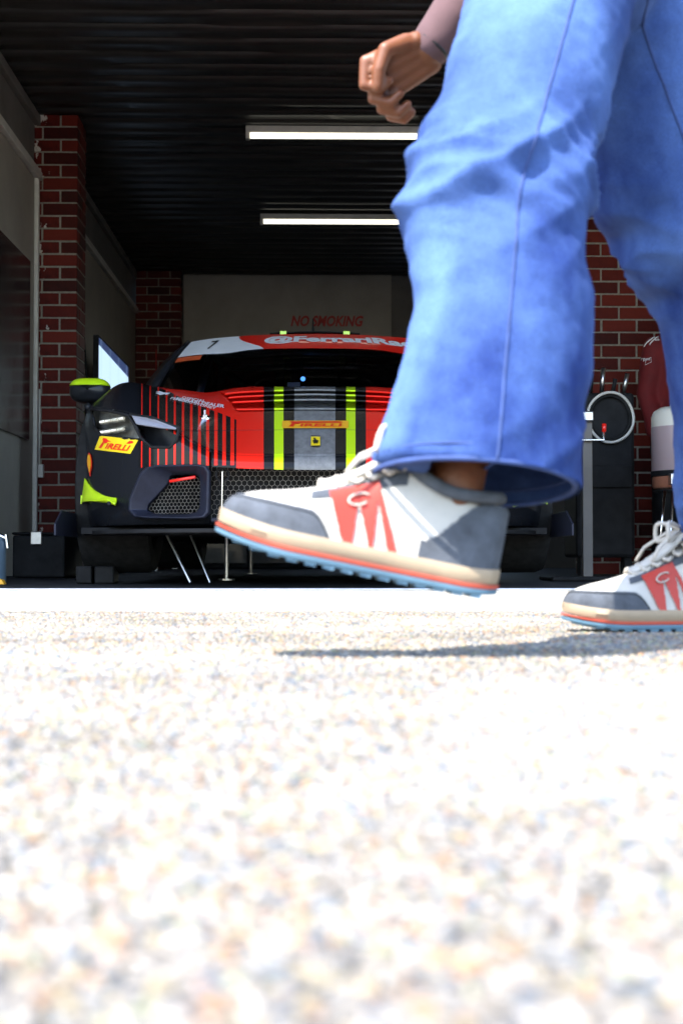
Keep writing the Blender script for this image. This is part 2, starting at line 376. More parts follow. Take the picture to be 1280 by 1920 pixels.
# ------------------------------------------------------------------ brick piers
def brick_mesh(lx, ly, lz, name):
    mb = MB().box(-lx/2, lx/2, -ly/2, ly/2, -lz/2, lz/2); me = bpy.data.meshes.new(name)
    bm = bmesh.new(); vs = [bm.verts.new(p) for p in mb.v]; [bm.faces.new([vs[i] for i in f]) for f in mb.f]
    bmesh.ops.bevel(bm, geom=bm.edges[:], offset=.003, segments=1, affect='EDGES'); bmesh.ops.recalc_face_normals(bm, faces=bm.faces)
    bm.to_mesh(me); bm.free(); me.materials.append(M['brick'].m); return me
BR = {k: brick_mesh(*k, .076, 'brick') for k in ((.23, .11), (.11, .23), (.11, .11))}
BF = {}
for k in BR: BF[k] = BR[k].copy(); BF[k].materials.clear(); BF[k].materials.append(M['brick_flaked'].m)
def lay(parent, x0, x1, y0, y1, z, flaked=False):
    k = (round(x1 - x0, 2), round(y1 - y0, 2)); o = bpy.data.objects.new('brick', (BF if flaked else BR)[k]); C.objects.link(o); o.parent = parent
    o.location = Vector(((x0 + x1) / 2 + random.uniform(-.001, .001), (y0 + y1) / 2 + random.uniform(-.0035, .0025), z + .038)) - wloc(parent)
    o.rotation_euler = (0, R(random.uniform(-.35, .35)), R(random.uniform(-.35, .35))); o.scale = (random.uniform(.975, 1.0), 1, random.uniform(.95, 1.02))
NC = 36
pl = thing('brick_pier', 'red brick pier with flaked white paint between the white boards at left', 'pier', (-1.765, 9.67, 0), 'brick piers')
X0, Y0 = -1.94, 9.5
MB().box(X0 + .006, X0 + .344, Y0 + .006, Y0 + .344, 0, CZ - .03).build('mortar', M['mortar'], pl)
for k in range(NC):
    z = .008 + k * .086
    if k % 2 == 0:
        lay(pl, X0, X0 + .11, Y0, Y0 + .23, z, True); lay(pl, X0 + .12, X0 + .35, Y0, Y0 + .11, z); lay(pl, X0 + .24, X0 + .35, Y0 + .12, Y0 + .35, z); lay(pl, X0, X0 + .23, Y0 + .24, Y0 + .35, z)
    else:
        lay(pl, X0, X0 + .23, Y0, Y0 + .11, z, True); lay(pl, X0 + .24, X0 + .35, Y0, Y0 + .23, z); lay(pl, X0 + .12, X0 + .35, Y0 + .24, Y0 + .35, z); lay(pl, X0, X0 + .11, Y0 + .12, Y0 + .35, z)
pr = thing('brick_pier', 'wide red brick return wall behind the walking person at right', 'pier', (2.28, 9.6, 0), 'brick piers')
X0 = 1.81
MB().box(X0 + .006, RX - .001, Y0 + .006, Y0 + .344, 0, CZ - .03).build('mortar', M['mortar'], pr)
for k in range(NC):
    z = .008 + k * .086
    if k % 2 == 0:
        x = X0; lay(pr, X0, X0 + .11, Y0 + .12, Y0 + .35, z)
    else:
        lay(pr, X0, X0 + .11, Y0, Y0 + .23, z); lay(pr, X0, X0 + .11, Y0 + .24, Y0 + .35, z); x = X0 + .12
    while x + .23 <= RX + .02: lay(pr, x, x + .23, Y0, Y0 + .11, z); x += .24
    if x + .11 <= RX + .02: lay(pr, x, x + .11, Y0, Y0 + .11, z)
pb = thing('brick_pier', 'dark red brick pier in the far left corner beside the rear board', 'pier', (-1.6, 14.85, 0), 'brick piers')
X0, Y0b = -1.855, 14.7
MB().box(X0 + .002, X0 + .46, Y0b + .006, BY - .001, 0, CZ - .03).build('mortar', M['mortar'], pb)
for k in range(NC):
    z = .008 + k * .086
    if k % 2 == 0: lay(pb, X0, X0 + .23, Y0b, Y0b + .11, z); lay(pb, X0 + .24, X0 + .47, Y0b, Y0b + .11, z)
    else: lay(pb, X0, X0 + .11, Y0b, Y0b + .11, z); lay(pb, X0 + .12, X0 + .35, Y0b, Y0b + .11, z); lay(pb, X0 + .36, X0 + .47, Y0b, Y0b + .11, z)
# ------------------------------------------------------------------ ceiling lamps
for px0, px1, py, lab in ((461, 789, 240, 'nearer lit fluorescent batten lamp under the black ceiling'), (488, 755, 405, 'farther lit fluorescent batten lamp under the black ceiling')):
    Y = FPX / ((1045 - py) / (CZ - .06 - CAM_H)); a, b = at(px0, py, Y), at(px1, py, Y); zc = a.z
    t = thing('batten_lamp', lab, 'lamp', ((a.x + b.x) / 2, Y, CZ - .03), 'fluorescent batten lamps')
    MB().box(a.x, b.x, Y - .03, Y + .03, CZ - .075, CZ - .028).build('housing', M['trim'], t, bevel=.004)
    MB().tube([(a.x + .03, Y - .012, CZ - .095), (b.x - .03, Y - .012, CZ - .095)], .019, 16).build('tube', M['tube'], t, smooth=50)
    for xx in (a.x, b.x - .026): MB().box(xx, xx + .026, Y - .034, Y + .02, CZ - .12, CZ - .0755).build('end_cap', M['trim'], t, bevel=.003)
# ------------------------------------------------------------------ race car (own coordinates: x across, y back from the nose, z up)
car = thing('race_car', 'black and red striped race car raised on air jacks in the garage', 'race car', (0, NOSE, 0))
OX = [0, .2, .38, .55, .70, .82, .90, .955, .985, 1.0]; OV = [0, .004, .025, .095, .21, .36, .52, .70, .88, 1.05]
def F(x): return smooth_interp(abs(x), OX, OV)
def Ztop(x): return smooth_interp(abs(x), [0, .3, .4, .5, .6, .7, .8, .9, 1.0], [.50, .505, .525, .58, .635, .675, .705, .73, .735])
def Zbot(x): return .444 + .012 * (abs(x) / .38) ** 2 if abs(x) < .385 else .245
def T(x, v):                                               # top surface of the body
    a = abs(x); f0 = F(min(a, 1.0)) + .05
    g = (v - f0) / (1.40 - f0); zt = Ztop(min(a, 1))
    zr = interp(a, [0, .5, .7, .86, 1.0], [.925, .915, .905, .895, .89])
    fw = sst(.55, .88, a)
    g1 = min(1, max(0, g)); e0 = g1 * (1.0 + .10 * math.sin(math.pi * g1)); e1 = math.sin(math.pi / 2 * min(1, g1 * 1.45))
    z = zt + (zr - zt) * lerp(e0, e1, fw)
    z -= .14 * max(0, (a - .78) / .22) ** 2.6 * sst(.0, .45, g1)     # fender shoulder rolls over
    z += .008 * math.exp(-((a - .80) / .13) ** 2) * sst(.3, .9, g1)
    z -= .022 * math.exp(-((a - .50) / .10) ** 2) * sst(.25, .8, g1)
    if v > 1.4: z += interp(v, [1.4, 2.2, 3.0, 3.6, 4.2, 4.6], [0, .01, .05, .10, .06, -.06]) * (sst(.5, .9, a) if v < 4.2 else 1)
    return z
VX = lambda v: interp(v, [.72, 1.27], [.325, .435])
def recess(x, v):                                          # louvre bay in the bonnet
    if not .70 < v < 1.34: return 0
    return .055 * sst(0, .02, VX(v) - abs(x)) * sst(.74, .78, v) * sst(1.34, 1.30, v)
def surf_front(mirror=False):
    nx, nz = 230, 46; P = []
    # arc-length spaced columns around the plan outline
    xs = np.linspace(0, 1, 2000); vs_ = np.array([F(q) for q in xs]); L = np.concatenate([[0], np.cumsum(np.hypot(np.diff(xs), np.diff(vs_)))])
    cols = np.interp(np.linspace(0, L[-1], nx), L, xs)
    cols = np.concatenate([-cols[::-1][:-1], cols])
    return cols
COLS = surf_front()
def front_pt(x, t):                                        # t 0..1 from bottom edge to top edge
    zb, zt = Zbot(x), Ztop(x); a = abs(x)
    tt = t
    z = lerp(zb, zt, tt); r = .05
    dv = 0
    if z > zt - r: u = (z - (zt - r)) / r; dv = r * (1 - math.sqrt(max(0, 1 - u * u)))
    lean = (.05 if a < .385 else .06) * max(0, (zt - z) / max(.05, zt - .25))
    fl = F(x) + dv
    under = .07 * max(0, (.36 - z) / .12) ** 2 * (a > .385)
    slope = .16 * math.exp(-((a - .38) / .16) ** 2) * max(0, (z - .47)) / .2 if a > .2 else 0
    return (x * (1 - .02 * max(0, .4 - z)), fl + under + slope * 0, z)
DUCT = [(-.715, .300), (-.690, .275), (-.640, .268), (-.470, .262), (-.405, .266), (-.388, .285), (-.385, .44), (-.400, .462), (-.430, .468), (-.600, .470), (-.640, .462), (-.665, .440), (-.712, .345)]
def inside(px, pz, poly):
    c = False; n = len(poly)
    for i in range(n):
        (x1, z1), (x2, z2) = poly[i], poly[(i + 1) % n]
        if (z1 > pz) != (z2 > pz) and px < (x2 - x1) * (pz - z1) / (z2 - z1) + x1: c = not c
    return c
def shrink(poly, k):
    cx = sum(p[0] for p in poly) / len(poly); cz = sum(p[1] for p in poly) / len(poly)
    return [(cx + (x - cx) * k, cz + (z - cz) * k) for x, z in poly]
def px_car(px, py, guess=.3):                              # not a shape: lookup of a photo point on the front outline
    best = None
    for x in np.linspace(-1, 1, 1601):
        s = FPX / (NOSE + F(x)); e = abs(590 + x * s - px)
        if best is None or e < best[0]: best = (e, x, s)
    return best[1], CAM_H + (1045 - py) / best[2]
HEAD = [px_car(*q) for q in ((172, 768), (205, 771), (240, 780), (256, 803), (264, 824), (235, 822), (190, 816), (178, 800))]
RECS = [px_car(*q) for q in ((246, 779), (285, 784), (334, 803), (330, 826), (318, 838), (285, 838), (266, 822), (256, 803))]
NZ = 96
rows = np.linspace(0, 1, NZ)
FP = [[front_pt(x, t) for x in COLS] for t in rows]
dk = shrink(DUCT, .95); hk = HEAD; rk = RECS
def keep(i, j):
    p = [FP[i][j], FP[i][j+1], FP[i+1][j], FP[i+1][j+1]]; x = -abs(sum(q[0] for q in p) / 4); z = sum(q[2] for q in p) / 4
    if (abs(abs(FP[i][j][0]) - .385) < .02) and abs(FP[0][j][2] - FP[0][j+1][2]) > .05: return False
    return not (inside(x, z, dk) or inside(x, z, hk) or inside(x, z, rk))
bump_mb = MB().grid(FP, keep)
bumper = bump_mb.build('bumper', M['livery'], car, smooth=40, local=True, solid=.006)
# bonnet / upper body
vs_rows = np.concatenate([np.linspace(0, 1, 70)])
UP = []
for t in np.linspace(0, 1, 92):
    row = []
    for x in COLS:
        v0 = F(x) + .05; v = lerp(v0, 1.62, t); row.append((x, v + (.006 if t == 0 else 0), T(x, v) - recess(x, v) - (.004 if t == 0 else 0)))
    UP.append(row)
hood_mb = MB().grid(UP); hood = hood_mb.build('bonnet', M['livery'], car, smooth=35, local=True, solid=.006)
UQ = [[(x, v, T(x, v) - (.0 if v < 4.3 else (v - 4.3) * .5)) for x in np.linspace(-1, 1, 81)] for v in np.linspace(1.62, 4.55, 60)]
for r_ in UQ[1:]: pass
MB().grid(UQ).build('body_shell', M['carbon'], car, smooth=40, local=True, solid=.006)
# bonnet louvres: overlapping slats in the bay
LV = [(.775, .93), (.90, 1.05), (1.02, 1.17), (1.14, 1.325)]
louv = []
for k, (va, vb) in enumerate(LV):
    P = []
    for t in np.linspace(0, 1, 10):
        v = lerp(va, vb, t); hw = VX(v) - .006
        P.append([(x, v + .05 * (x / .4) ** 2 * (1 if k else 1) * 0, T(x, v) + .004 - .030 * t * (k < 3) + .012 * (1 - t) * math.cos(x / hw * 1.2) * (k > 0)) for x in np.linspace(-hw, hw, 41)])
    mb = MB().grid(P); louv.append(mb); mb.build('louvre', M['livery'], car, smooth=40, local=True, solid=.008, bevel=.002)
# side panels with wheel arches
WV, WZ, WR = (.98, 3.62), .40, .385
for s in (-1, 1):
    P = []
    vv = np.linspace(1.05, 4.55, 176)
    for t in np.linspace(0, 1, 26): P.append([(s * (1.0 - .03 * (1 - t) + .006 * math.sin(3 * t)), v, lerp(.27, T(1.0, v) - (.0 if v < 4.3 else (v - 4.3) * .5), t)) for v in vv])
    def kp(i, j): q = P[i][j]; return min(math.hypot(q[1] + .01 - c, q[2] - WZ) for c in WV) > WR
    MB().grid(P, kp).build('side_panel', M['carbon'], car, smooth=40, local=True, solid=.006)
    for c in WV:
        pts = [(s * .995, c + WR * math.cos(a), WZ + WR * math.sin(a)) for a in np.linspace(R(-20), R(200), 34) if c + WR * math.cos(a) > 1.0 or c > 2]
        MB().tube(pts, .016, 8).build('arch_lip', M['carbon'], car, smooth=True, local=True)
P = [[(x, 4.55 + .02 * math.sin(math.pi * t), lerp(.32, T(x, 4.55) - .125, t)) for x in np.linspace(-1, 1, 30)] for t in np.linspace(0, 1, 10)]
MB().grid(P).build('rear_panel', M['carbon'], car, smooth=True, local=True, solid=.006)
MB().box(-.93, .93, .45, 4.5, .215, .24).build('underfloor', M['black'], car, local=True)
MB().box(-.60, .60, .36, 1.30, .245, .50).build('front_bulkhead', M['black'], car, local=True, bevel=.02)
MB().box(-.72, .72, 1.36, 1.62, .5, .78).build('bulkhead', M['black'], car, local=True, bevel=.02)
# cabin
def glass_pt(u, t, off=0):
    xb, vb, zb = .79 * t, 1.35 + .40 * t * t, T(.79 * t, 1.35 + .4 * t * t) - .004
    xt, vt, zt = .65 * t, 2.10 + .10 * t * t, 1.278 - .020 * t * t - .010 * t ** 8
    b = .028 * math.sin(math.pi * u)
    return (lerp(xb, xt, u), lerp(vb, vt, u) - b * .45 - off * .45, lerp(zb, zt, u) + b * .9 + off * .9)
ws = MB().grid([[glass_pt(u, t) for t in np.linspace(-1, 1, 61)] for u in np.linspace(0, 1, 25)]); ws.build('windscreen', M['glass'], car, smooth=True, local=True)
UB = .60
ban = MB().grid([[glass_pt(u, t, .004) for t in np.linspace(-.99, -.47 , 20)] for u in np.linspace(UB, .985, 8)])
wc = lambda u: -.60 + .20 * (1 - (u - UB) / (1 - UB)) ** 1.0 * 1.0
def tsplit(u): return lerp(-.36, -.60, sst(0, 1, ((u - UB) / (.985 - UB)) ** .8))
bw = MB().grid([[glass_pt(u, lerp(-.99, tsplit(u) , q), .004) for q in np.linspace(0, 1, 24)] for u in np.linspace(UB, .985, 14)])
brd = MB().grid([[glass_pt(u, lerp(tsplit(u), .99, q), .004) for q in np.linspace(0, 1, 50)] for u in np.linspace(UB, .985, 14)])
banw = bw.build('number_panel', M['white'], car, smooth=True, local=True); banr = brd.build('screen_banner', M['red'], car, smooth=True, local=True)
MB().grid([[glass_pt(u, t, .004) for t in np.linspace(-.985, -.80, 8)] for u in np.linspace(.50, .585, 4)]).build('tear_off_tab', M['coral_tab'], car, smooth=True, local=True)
RV = [2.10, 2.3, 2.6, 3.0, 3.4, 3.8, 4.2]; RZ = [1.278, 1.30, 1.305, 1.28, 1.21, 1.11, 1.0]; RW = [.65, .65, .64, .61, .58, .57, .6]
P = []; PS = {-1: [], 1: []}
for v in np.linspace(2.10, 4.2, 34):
    zc, hw = smooth_interp(v, RV, RZ), smooth_interp(v, RV, RW); row = []
    for t in np.linspace(-1, 1, 41): row.append((hw * t, v + .10 * t * t * max(0, 1 - (v - 2.1) / .5), zc - .020 * t * t - .010 * t ** 8))
    P.append(row)
    for s in (-1, 1):
        e = row[-1] if s > 0 else row[0]; xb = s * interp(v, [2.1, 3.0, 4.2], [.86, .88, .8]); zb = T(abs(xb), v) - .01
        PS[s].append([(lerp(e[0], xb, q) + s * .03 * math.sin(math.pi * q), e[1], lerp(e[2], zb, q)) for q in np.linspace(0, 1, 12)])
m = M['roofpaint'] = Mat('roof_paint', rough=.25, coat=.8); sx = m.node('ShaderNodeSeparateXYZ'); m.link(m.coord(), sx.inputs[0]); ax = S(m.nt, sx.outputs[0]).abs()
cc = m.mix(ax < .24, (.85, .02, .010), (.012, .012, .013)); m.base(m.mix(((ax - .165).abs() < .018), cc, (.55, .8, .01)))
MB().grid(P).build('roof', m, car, smooth=True, local=True, solid=.006)
for s in (-1, 1):
    MB().grid(PS[s]).build('side_window', M['glass'], car, smooth=True, local=True)
    MB().grid([[glass_pt(u, s * 1.0), (s * (lerp(.86, .655, u) + .012), glass_pt(u, 1)[1] + .07 , glass_pt(u, 1)[2] - .004)] for u in np.linspace(0, 1, 12)]).build('pillar', M['carbon'], car, smooth=True, local=True, solid=.02)
    q0 = PS[s][0]
    MB().add([glass_pt(0, s), glass_pt(1, s), q0[-1]], [(0, 1, 2)]).build('quarter_window', M['glass'], car, local=True)
# neon markers and scoop on the roof edge
sc_ = MB().grid([[(x, 2.16 + d, 1.285 + .018 * math.cos(x / .24 * 1.4) * (1 - abs(d - .1) * 3) + .006) for x in np.linspace(-.235, .235, 25)] for d in (0, .03, .1, .2)])
scoop = sc_.build('roof_scoop', M['black'], car, smooth=True, local=True, solid=.005)
for s in (-1, 1): MB().box(s * .165 - .017, s * .165 + .017, 2.150, 2.162, 1.283, 1.303).build('scoop_marker', M['neon'], scoop, local=True, bevel=.002)
MB().tube([(-.01, 2.5, 1.29), (-.01, 2.5, 1.33), (-.01, 2.52, 1.43)], [.016, .007, .003], 10).build('aerial', M['black'], car, smooth=True, local=True)
# dim interior
ins = MB().box(-.62, .62, 1.75, 2.0, .55, .86); ins.build('dashboard', M['black'], car, local=True, bevel=.03)
MB().tube([(.33 + .17 * math.cos(a), 2.12 + .04 * math.sin(a), .93 + .15 * math.sin(a)) for a in np.linspace(0, 2 * math.pi, 25)[:-1]], .016, 8, closed=True).build('steering_wheel', M['rubber'], car, smooth=True, local=True)
MB().box(.12, .56, 2.7, 2.82, .4, 1.18).box(.12, .56, 2.4, 2.8, .35, .5).build('seat', M['black'], car, local=True, bevel=.05, seg=3)
cg = MB()
for s in (-1, 1): cg.tube([(s * .60, 1.85, .85), (s * .54, 2.15, 1.19), (s * .53, 2.9, 1.22), (s * .58, 2.95, .5)], .02, 10)
cg.tube([(-.53, 2.9, 1.21), (.53, 2.9, 1.21)], .02, 10).tube([(-.54, 2.16, 1.185), (.54, 2.16, 1.185)], .02, 10).tube([(-.53, 2.92, 1.2), (.5, 2.95, .5)], .02, 10)
cg.build('roll_cage', M['steel'], car, smooth=True, local=True)
MB().box(-.78, .78, 2.05, 3.5, .30, .36).build('cabin_floor', M['black'], car, local=True)
MB().box(-.8, .8, 3.5, 3.54, .3, 1.1).build('firewall', M['black'], car, local=True)
MB().box(-.13, -.07, 1.47, 1.475, .925, .95).build('dash_label', M['white'], car, local=True)
MB().box(-.16, -.06, 2.02, 2.06, 1.08, 1.14).build('camera_box', M['black'], car, local=True, bevel=.008)
MB().ball((-.06, 1.90, 1.02), .012).build('beacon', emis('blue_indicator', (.1, .35, 1), 1.0), car, smooth=True, local=True)
# projection of small graphics onto the finished surfaces
allv, allf = [], []
for mb in [bump_mb, hood_mb, brd, bw] + louv:
    n = len(allv); allv += [Vector(p) + Vector((0, NOSE, 0)) for p in mb.v]; allf += [tuple(i + n for i in f) for f in mb.f]
BV = BVHTree.FromPolygons(allv, allf)
def proj(px, py, off=.003):
    d = ray(px, py).normalized(); h, nrm, _, _ = BV.ray_cast(Vector((0, 0, CAM_H)), d)
    if h is None:
        h, nrm, _, _ = BV.find_nearest(at(px, py, NOSE + .3))
    if nrm.dot(d) > 0: nrm = -nrm
    h = h + nrm * off; return (h.x, h.y - NOSE, h.z)
def quad(c, s, t): return (lerp(lerp(c[0][0], c[1][0], s), lerp(c[3][0], c[2][0], s), t), lerp(lerp(c[0][1], c[1][1], s), lerp(c[3][1], c[2][1], s), t))   # corners: bottom-left, bottom-right, top-right, top-left
def decal_quad(name, c, mat, parent=car, n=(14, 5), off=.003):
    return MB().grid([[proj(*quad(c, s, t), off) for s in np.linspace(0, 1, n[0])] for t in np.linspace(0, 1, n[1])]).build(name, mat, parent, smooth=True, local=True)
def decal_text(name, body, c, mat, parent=car, off=.005, **kw):
    v, f = text_geo(body, **kw); return map_geo(v, f, lambda s, t: proj(*quad(c, s, t), off)).build(name, mat, parent, local=True)
def decal_poly(name, pts, c, mat, parent=car, off=.005):   # pts in the unit square
    bm = bmesh.new(); vs = [bm.verts.new((x, y, 0)) for x, y in pts]; bm.faces.new(vs); bmesh.ops.triangulate(bm, faces=bm.faces)
    v = [(q.co.x, q.co.y) for q in bm.verts]; f = [tuple(q.index for q in fc.verts) for fc in bm.faces]
    bm.verts.index_update(); f = [tuple(q.index for q in fc.verts) for fc in bm.faces]; bm.free()
    return map_geo(v, f, lambda s, t: proj(*quad(c, s, t), off)).build(name, mat, parent, local=True)
def mirr(c): return [(1180 - c[1][0], c[1][1]), (1180 - c[0][0], c[0][1]), (1180 - c[3][0], c[3][1]), (1180 - c[2][0], c[2][1])]
def inner(c, a, b, d, e): return [quad(c, a, b), quad(c, d, b), quad(c, d, e), quad(c, a, e)]
PBAR = [(0, .0), (.10, .0), (.10, .62), (.155, .62), (.155, .50), (.17, .50), (.17, .70), (.10, .80), (.93, .80), (.965, .86), (.93, .93), (.10, .93), (.10, 1), (.0, 1)]
def tyre_sticker(c, back, slant=True):
    st = decal_quad('sticker', c, back)
    ci = inner(c, .10, .16, .93, .86)
    decal_poly('lettering', [(0, .0), (.085, .0), (.11, .55), (.16, .50), (.20, .58), (.20, .70), (.90, .70), (.985, .80), (.985, .92), (.93, 1), (.02, 1), (.02, .84), (.90, .84), (.90, .80), (.12, .80), (.06, .70)], ci, M['red'], st)
    decal_text('lettering', 'IRELLI', inner(ci, .20, .0, .97, .56), M['red'], st, bold=.03, shear=.12)
    return st
tyre_sticker([(179, 843), (246, 851), (261, 824), (189, 817)], M['yellow']); cR = mirr([(179, 843), (246, 851), (261, 824), (189, 817)]); tyre_sticker(cR, M['yellow'])
tyre_sticker([(529, 804), (653, 804), (653, 790), (529, 790)], M['orange'])
bd = decal_quad('nose_badge', [(583, 838), (600, 838), (600, 821), (583, 821)], M['yellow'], n=(5, 5), off=.005)
HORSE = [(.30, .05), (.42, .10), (.48, .35), (.62, .30), (.60, .08), (.72, .12), (.74, .36), (.92, .44), (.95, .60), (.80, .56), (.70, .62), (.56, .66), (.50, .82), (.40, .95), (.22, .92), (.12, .80), (.28, .80), (.34, .68), (.14, .62), (.08, .48), (.22, .54), (.36, .48)]
decal_poly('horse_emblem', HORSE, [(585, 836), (598, 836), (598, 823), (585, 823)], M['ink'], bd, .007)
decal_quad('badge_rim', [(583, 820.5), (600, 820.5), (600, 819), (583, 819)], M['chrome'], bd, (5, 2), .006); decal_quad('badge_rim', [(583, 839.5), (600, 839.5), (600, 838), (583, 838)], M['chrome'], bd, (5, 2), .006)
v, f = text_geo('@FerrariRaces', .045); map_geo(v, f, lambda a, b: glass_pt(lerp(.70, .915, b), lerp(-.38, .93, a), .0065)).build('banner_lettering', M['white'], banr, local=True)
v, f = text_geo('7', .02); map_geo(v, f, lambda a, b: glass_pt(lerp(.70, .90, b), lerp(-.80, -.74, a), .0065)).build('race_number', M['ink'], banw, local=True)
decal_text('dealer_lettering', 'OFFICIAL', [(340, 749), (384, 757), (386, 752), (342, 745)], M['white'], bold=.02)
decal_text('dealer_lettering', 'FERRARI DEALER', [(328, 752), (420, 767), (422, 761), (332, 747)], M['white'], bold=.03)
decal_text('dealer_lettering', 'FERRARI SYDNEY', [(318, 750), (404, 770), (406, 766), (322, 746)], M['white'], bold=.02)
decal_text('dealer_lettering', 'OFFICIAL', [(784, 761), (822, 754), (820, 750), (782, 757)], M['white'], bold=.02)
decal_text('dealer_lettering', 'FERRARI DEALER', [(786, 770), (880, 754), (878, 749), (785, 764)], M['white'], bold=.03)
decal_poly('horse_emblem', HORSE, [(290, 743), (322, 743), (318, 735), (287, 735)], M['white']); decal_poly('horse_emblem', HORSE, [(755, 772), (792, 770), (786, 757), (755, 757)], M['white'])
SHELL = [(.42, 0), (.62, 0), (.66, .12), (.95, .42), (1, .66), (.86, .88), (.66, .98), (.5, 1), (.34, .98), (.14, .88), (0, .66), (.05, .42), (.36, .12)]
for c in ([(166, 893), (176, 893), (174, 849), (165, 849)],):
    for cc_ in (c, mirr(c)):
        sh = decal_poly('shell_emblem', SHELL, cc_, M['red'], car, .004); decal_poly('shell_face', SHELL, inner(cc_, .14, .16, .86, .93), M['orange'], sh, .006)
decal_text('small_lettering', 'STREET', [(183, 741), (200, 735), (201, 731), (184, 736)], M['white'], bold=.02)
# seam lines and bonnet pins
MB().tube([proj(px, 806 + .00004 * (px - 590) ** 2, .0) for px in np.linspace(330, 850, 60)], .0010, 6).build('panel_gap', M['black'], car, local=True)
for c in ((384, 784), (796, 784)):
    q = Vector(proj(*c, .004)); hp = MB().lathe((0, 0, 0), [(.001, .012), (.010, .012), (.012, .004), (.022, .003), (.024, -.004)], 20); rot = Vector((0, -.35, .94)).to_track_quat('Z', 'Y').to_matrix()
    o = MB().add([rot @ Vector(p) + q for p in hp.v], hp.f).build('bonnet_pin', M['chrome'], car, smooth=40, local=True)
    MB().tube([q + rot @ Vector((0, .0, .012)), q + rot @ Vector((0, .004, .03))], .005, 8).build('pin_post', M['chrome'], o, local=True, smooth=40)
# headlights, blades, intakes
def on_front(x, z, d=0):
    s = 1 if x >= 0 else -1
    return Vector((x, F(x) + d + .0, z))
for s in (-1, 1):
    def mp(poly, d): return [on_front(-s * x if False else s * abs(x), z, d) for x, z in poly]
    hl = thing('headlight', '', '', (0, 0, 0)); del hl['label'], hl['category']; hl.parent = car
    bk = mp(shrink(HEAD, 1.05), .085); fr = mp(shrink(HEAD, 1.03), .004); n = len(bk)
    MB().add(bk + fr, [tuple(range(n))] + [(i, (i + 1) % n, (i + 1) % n + n, i + n) for i in range(n)]).build('bucket', M['lamp_housing'], hl, local=True)
    MB().add(mp(shrink(HEAD, 1.02), .006), [tuple(range(n))]).build('cover', M['clear'], hl, local=True)
    MB().tube(mp(shrink(HEAD, 1.03), .002), .006, 8, closed=True).build('surround', M['black'], hl, local=True, smooth=True)
    for (a0, b0), (a1, b1) in (((188, 780), (234, 793)), ((186, 800), (234, 813))):
        x0, z0 = px_car(a0, b1); x1, z1 = px_car(a1, b0)
        P0 = on_front(s * abs(x0), z0, .035); P1 = on_front(s * abs(x1), z0, .035); hh = z1 - z0
        for k in range(4):
            a = P0.lerp(P1, (k + .06) / 4); b = P0.lerp(P1, (k + .94) / 4); dn = Vector((s * .5, -.85, 0)) * .018
            MB().prism([a, b, b + Vector((0, 0, hh * .92)), a + Vector((0, 0, hh * .92))], dn).build('led_lens', M['lens'], hl, local=True, bevel=.004)
        MB().prism([P0 + Vector((0, .012, -.006)), P1 + Vector((0, .012, -.006)), P1 + Vector((0, .012, hh + .006)), P0 + Vector((0, .012, hh + .006))], Vector((s * .5, -.85, 0)) * .01).build('reflector', M['lamp_housing'], hl, local=True, bevel=.003)
    n = len(RECS); bk = mp(shrink(RECS, .9), .10); fr = mp(shrink(RECS, 1.04), .004)
    MB().add(bk + fr, [tuple(range(n))] + [(i, (i + 1) % n, (i + 1) % n + n, i + n) for i in range(n)]).build('light_recess', M['carbon'], car, local=True, smooth=30)
    MB().tube(mp(shrink(RECS, 1.03), .001), .0065, 8, closed=True).build('recess_lip', M['black'], car, local=True, smooth=True)
    bp = [px_car(*q) for q in ((247, 779), (285, 784), (331, 802), (331, 806), (300, 803), (256, 796))]
    q = [on_front(s * abs(x), z, -.008) for x, z in bp]; MB().prism(q, Vector((0, .03, 0))).build('light_blade', M['blade'], car, local=True, bevel=.004)
    # side intake
    fm = MB(); oc, ic = DUCT, [(-.640, .300), (-.615, .287), (-.560, .283), (-.480, .283), (-.445, .29), (-.430, .305), (-.428, .40), (-.432, .425), (-.45, .436), (-.53, .436), (-.545, .43), (-.555, .40), (-.632, .325)]
    n = len(oc)
    def ring(poly, d): return [on_front(s * abs(x), z, d) for x, z in poly]
    r0, r1, r2, r3 = ring(shrink(oc, 1.0), .02), ring(shrink(oc, .985), -.018), ring(shrink(oc, .93), -.022), ring(ic, .045)
    r4 = ring(shrink(ic, .97), .10)
    A = r0 + r1 + r2 + r3 + r4
    fm.add(A, [(k * n + i, k * n + (i + 1) % n, (k + 1) * n + (i + 1) % n, (k + 1) * n + i) for k in range(4) for i in range(n)])
    fr = fm.build('intake_frame', M['duct'], car, local=True, smooth=45, bevel=.004)
    x0, x1, z0, z1 = -.64, -.428, .283, .405
    hx = MB(); pit = .0155
    def hexmesh(mb, x0, x1, z0, z1, fn, pit, r=.0011, test=None):
        e = set(); a = pit / math.sqrt(3); nx = int((x1 - x0) / pit) + 2; nz = int((z1 - z0) / (1.5 * a)) + 2
        for i in range(nx):
            for j in range(nz):
                cx = x0 + (i + (j % 2) * .5) * pit; cz = z0 + j * 1.5 * a
                pts = [(round(cx + a * math.sin(k * math.pi / 3), 5), round(cz + a * math.cos(k * math.pi / 3), 5)) for k in range(6)]
                for k in range(6):
                    p, q = pts[k], pts[(k + 1) % 6]
                    if test and not (test(*p) and test(*q)): continue
                    key = tuple(sorted(((round(p[0], 3), round(p[1], 3)), (round(q[0], 3), round(q[1], 3)))))
                    if key in e: continue
                    e.add(key); mb.tube([fn(*p), fn(*q)], r, 4, cap=False)
        return mb
    hexmesh(hx, x0, x1, z0, z1, lambda x, z: on_front(s * abs(x), z, .07), .0150, .0010, lambda x, z: inside(x, z, ic))
    hx.build('intake_mesh', M['wire'], fr, local=True)
    a, b = on_front(s * .545, .408, .03), on_front(s * .445, .422, .03); MB().tube([a, b], .006, 8).build('red_link', M['red'], fr, local=True, smooth=True)
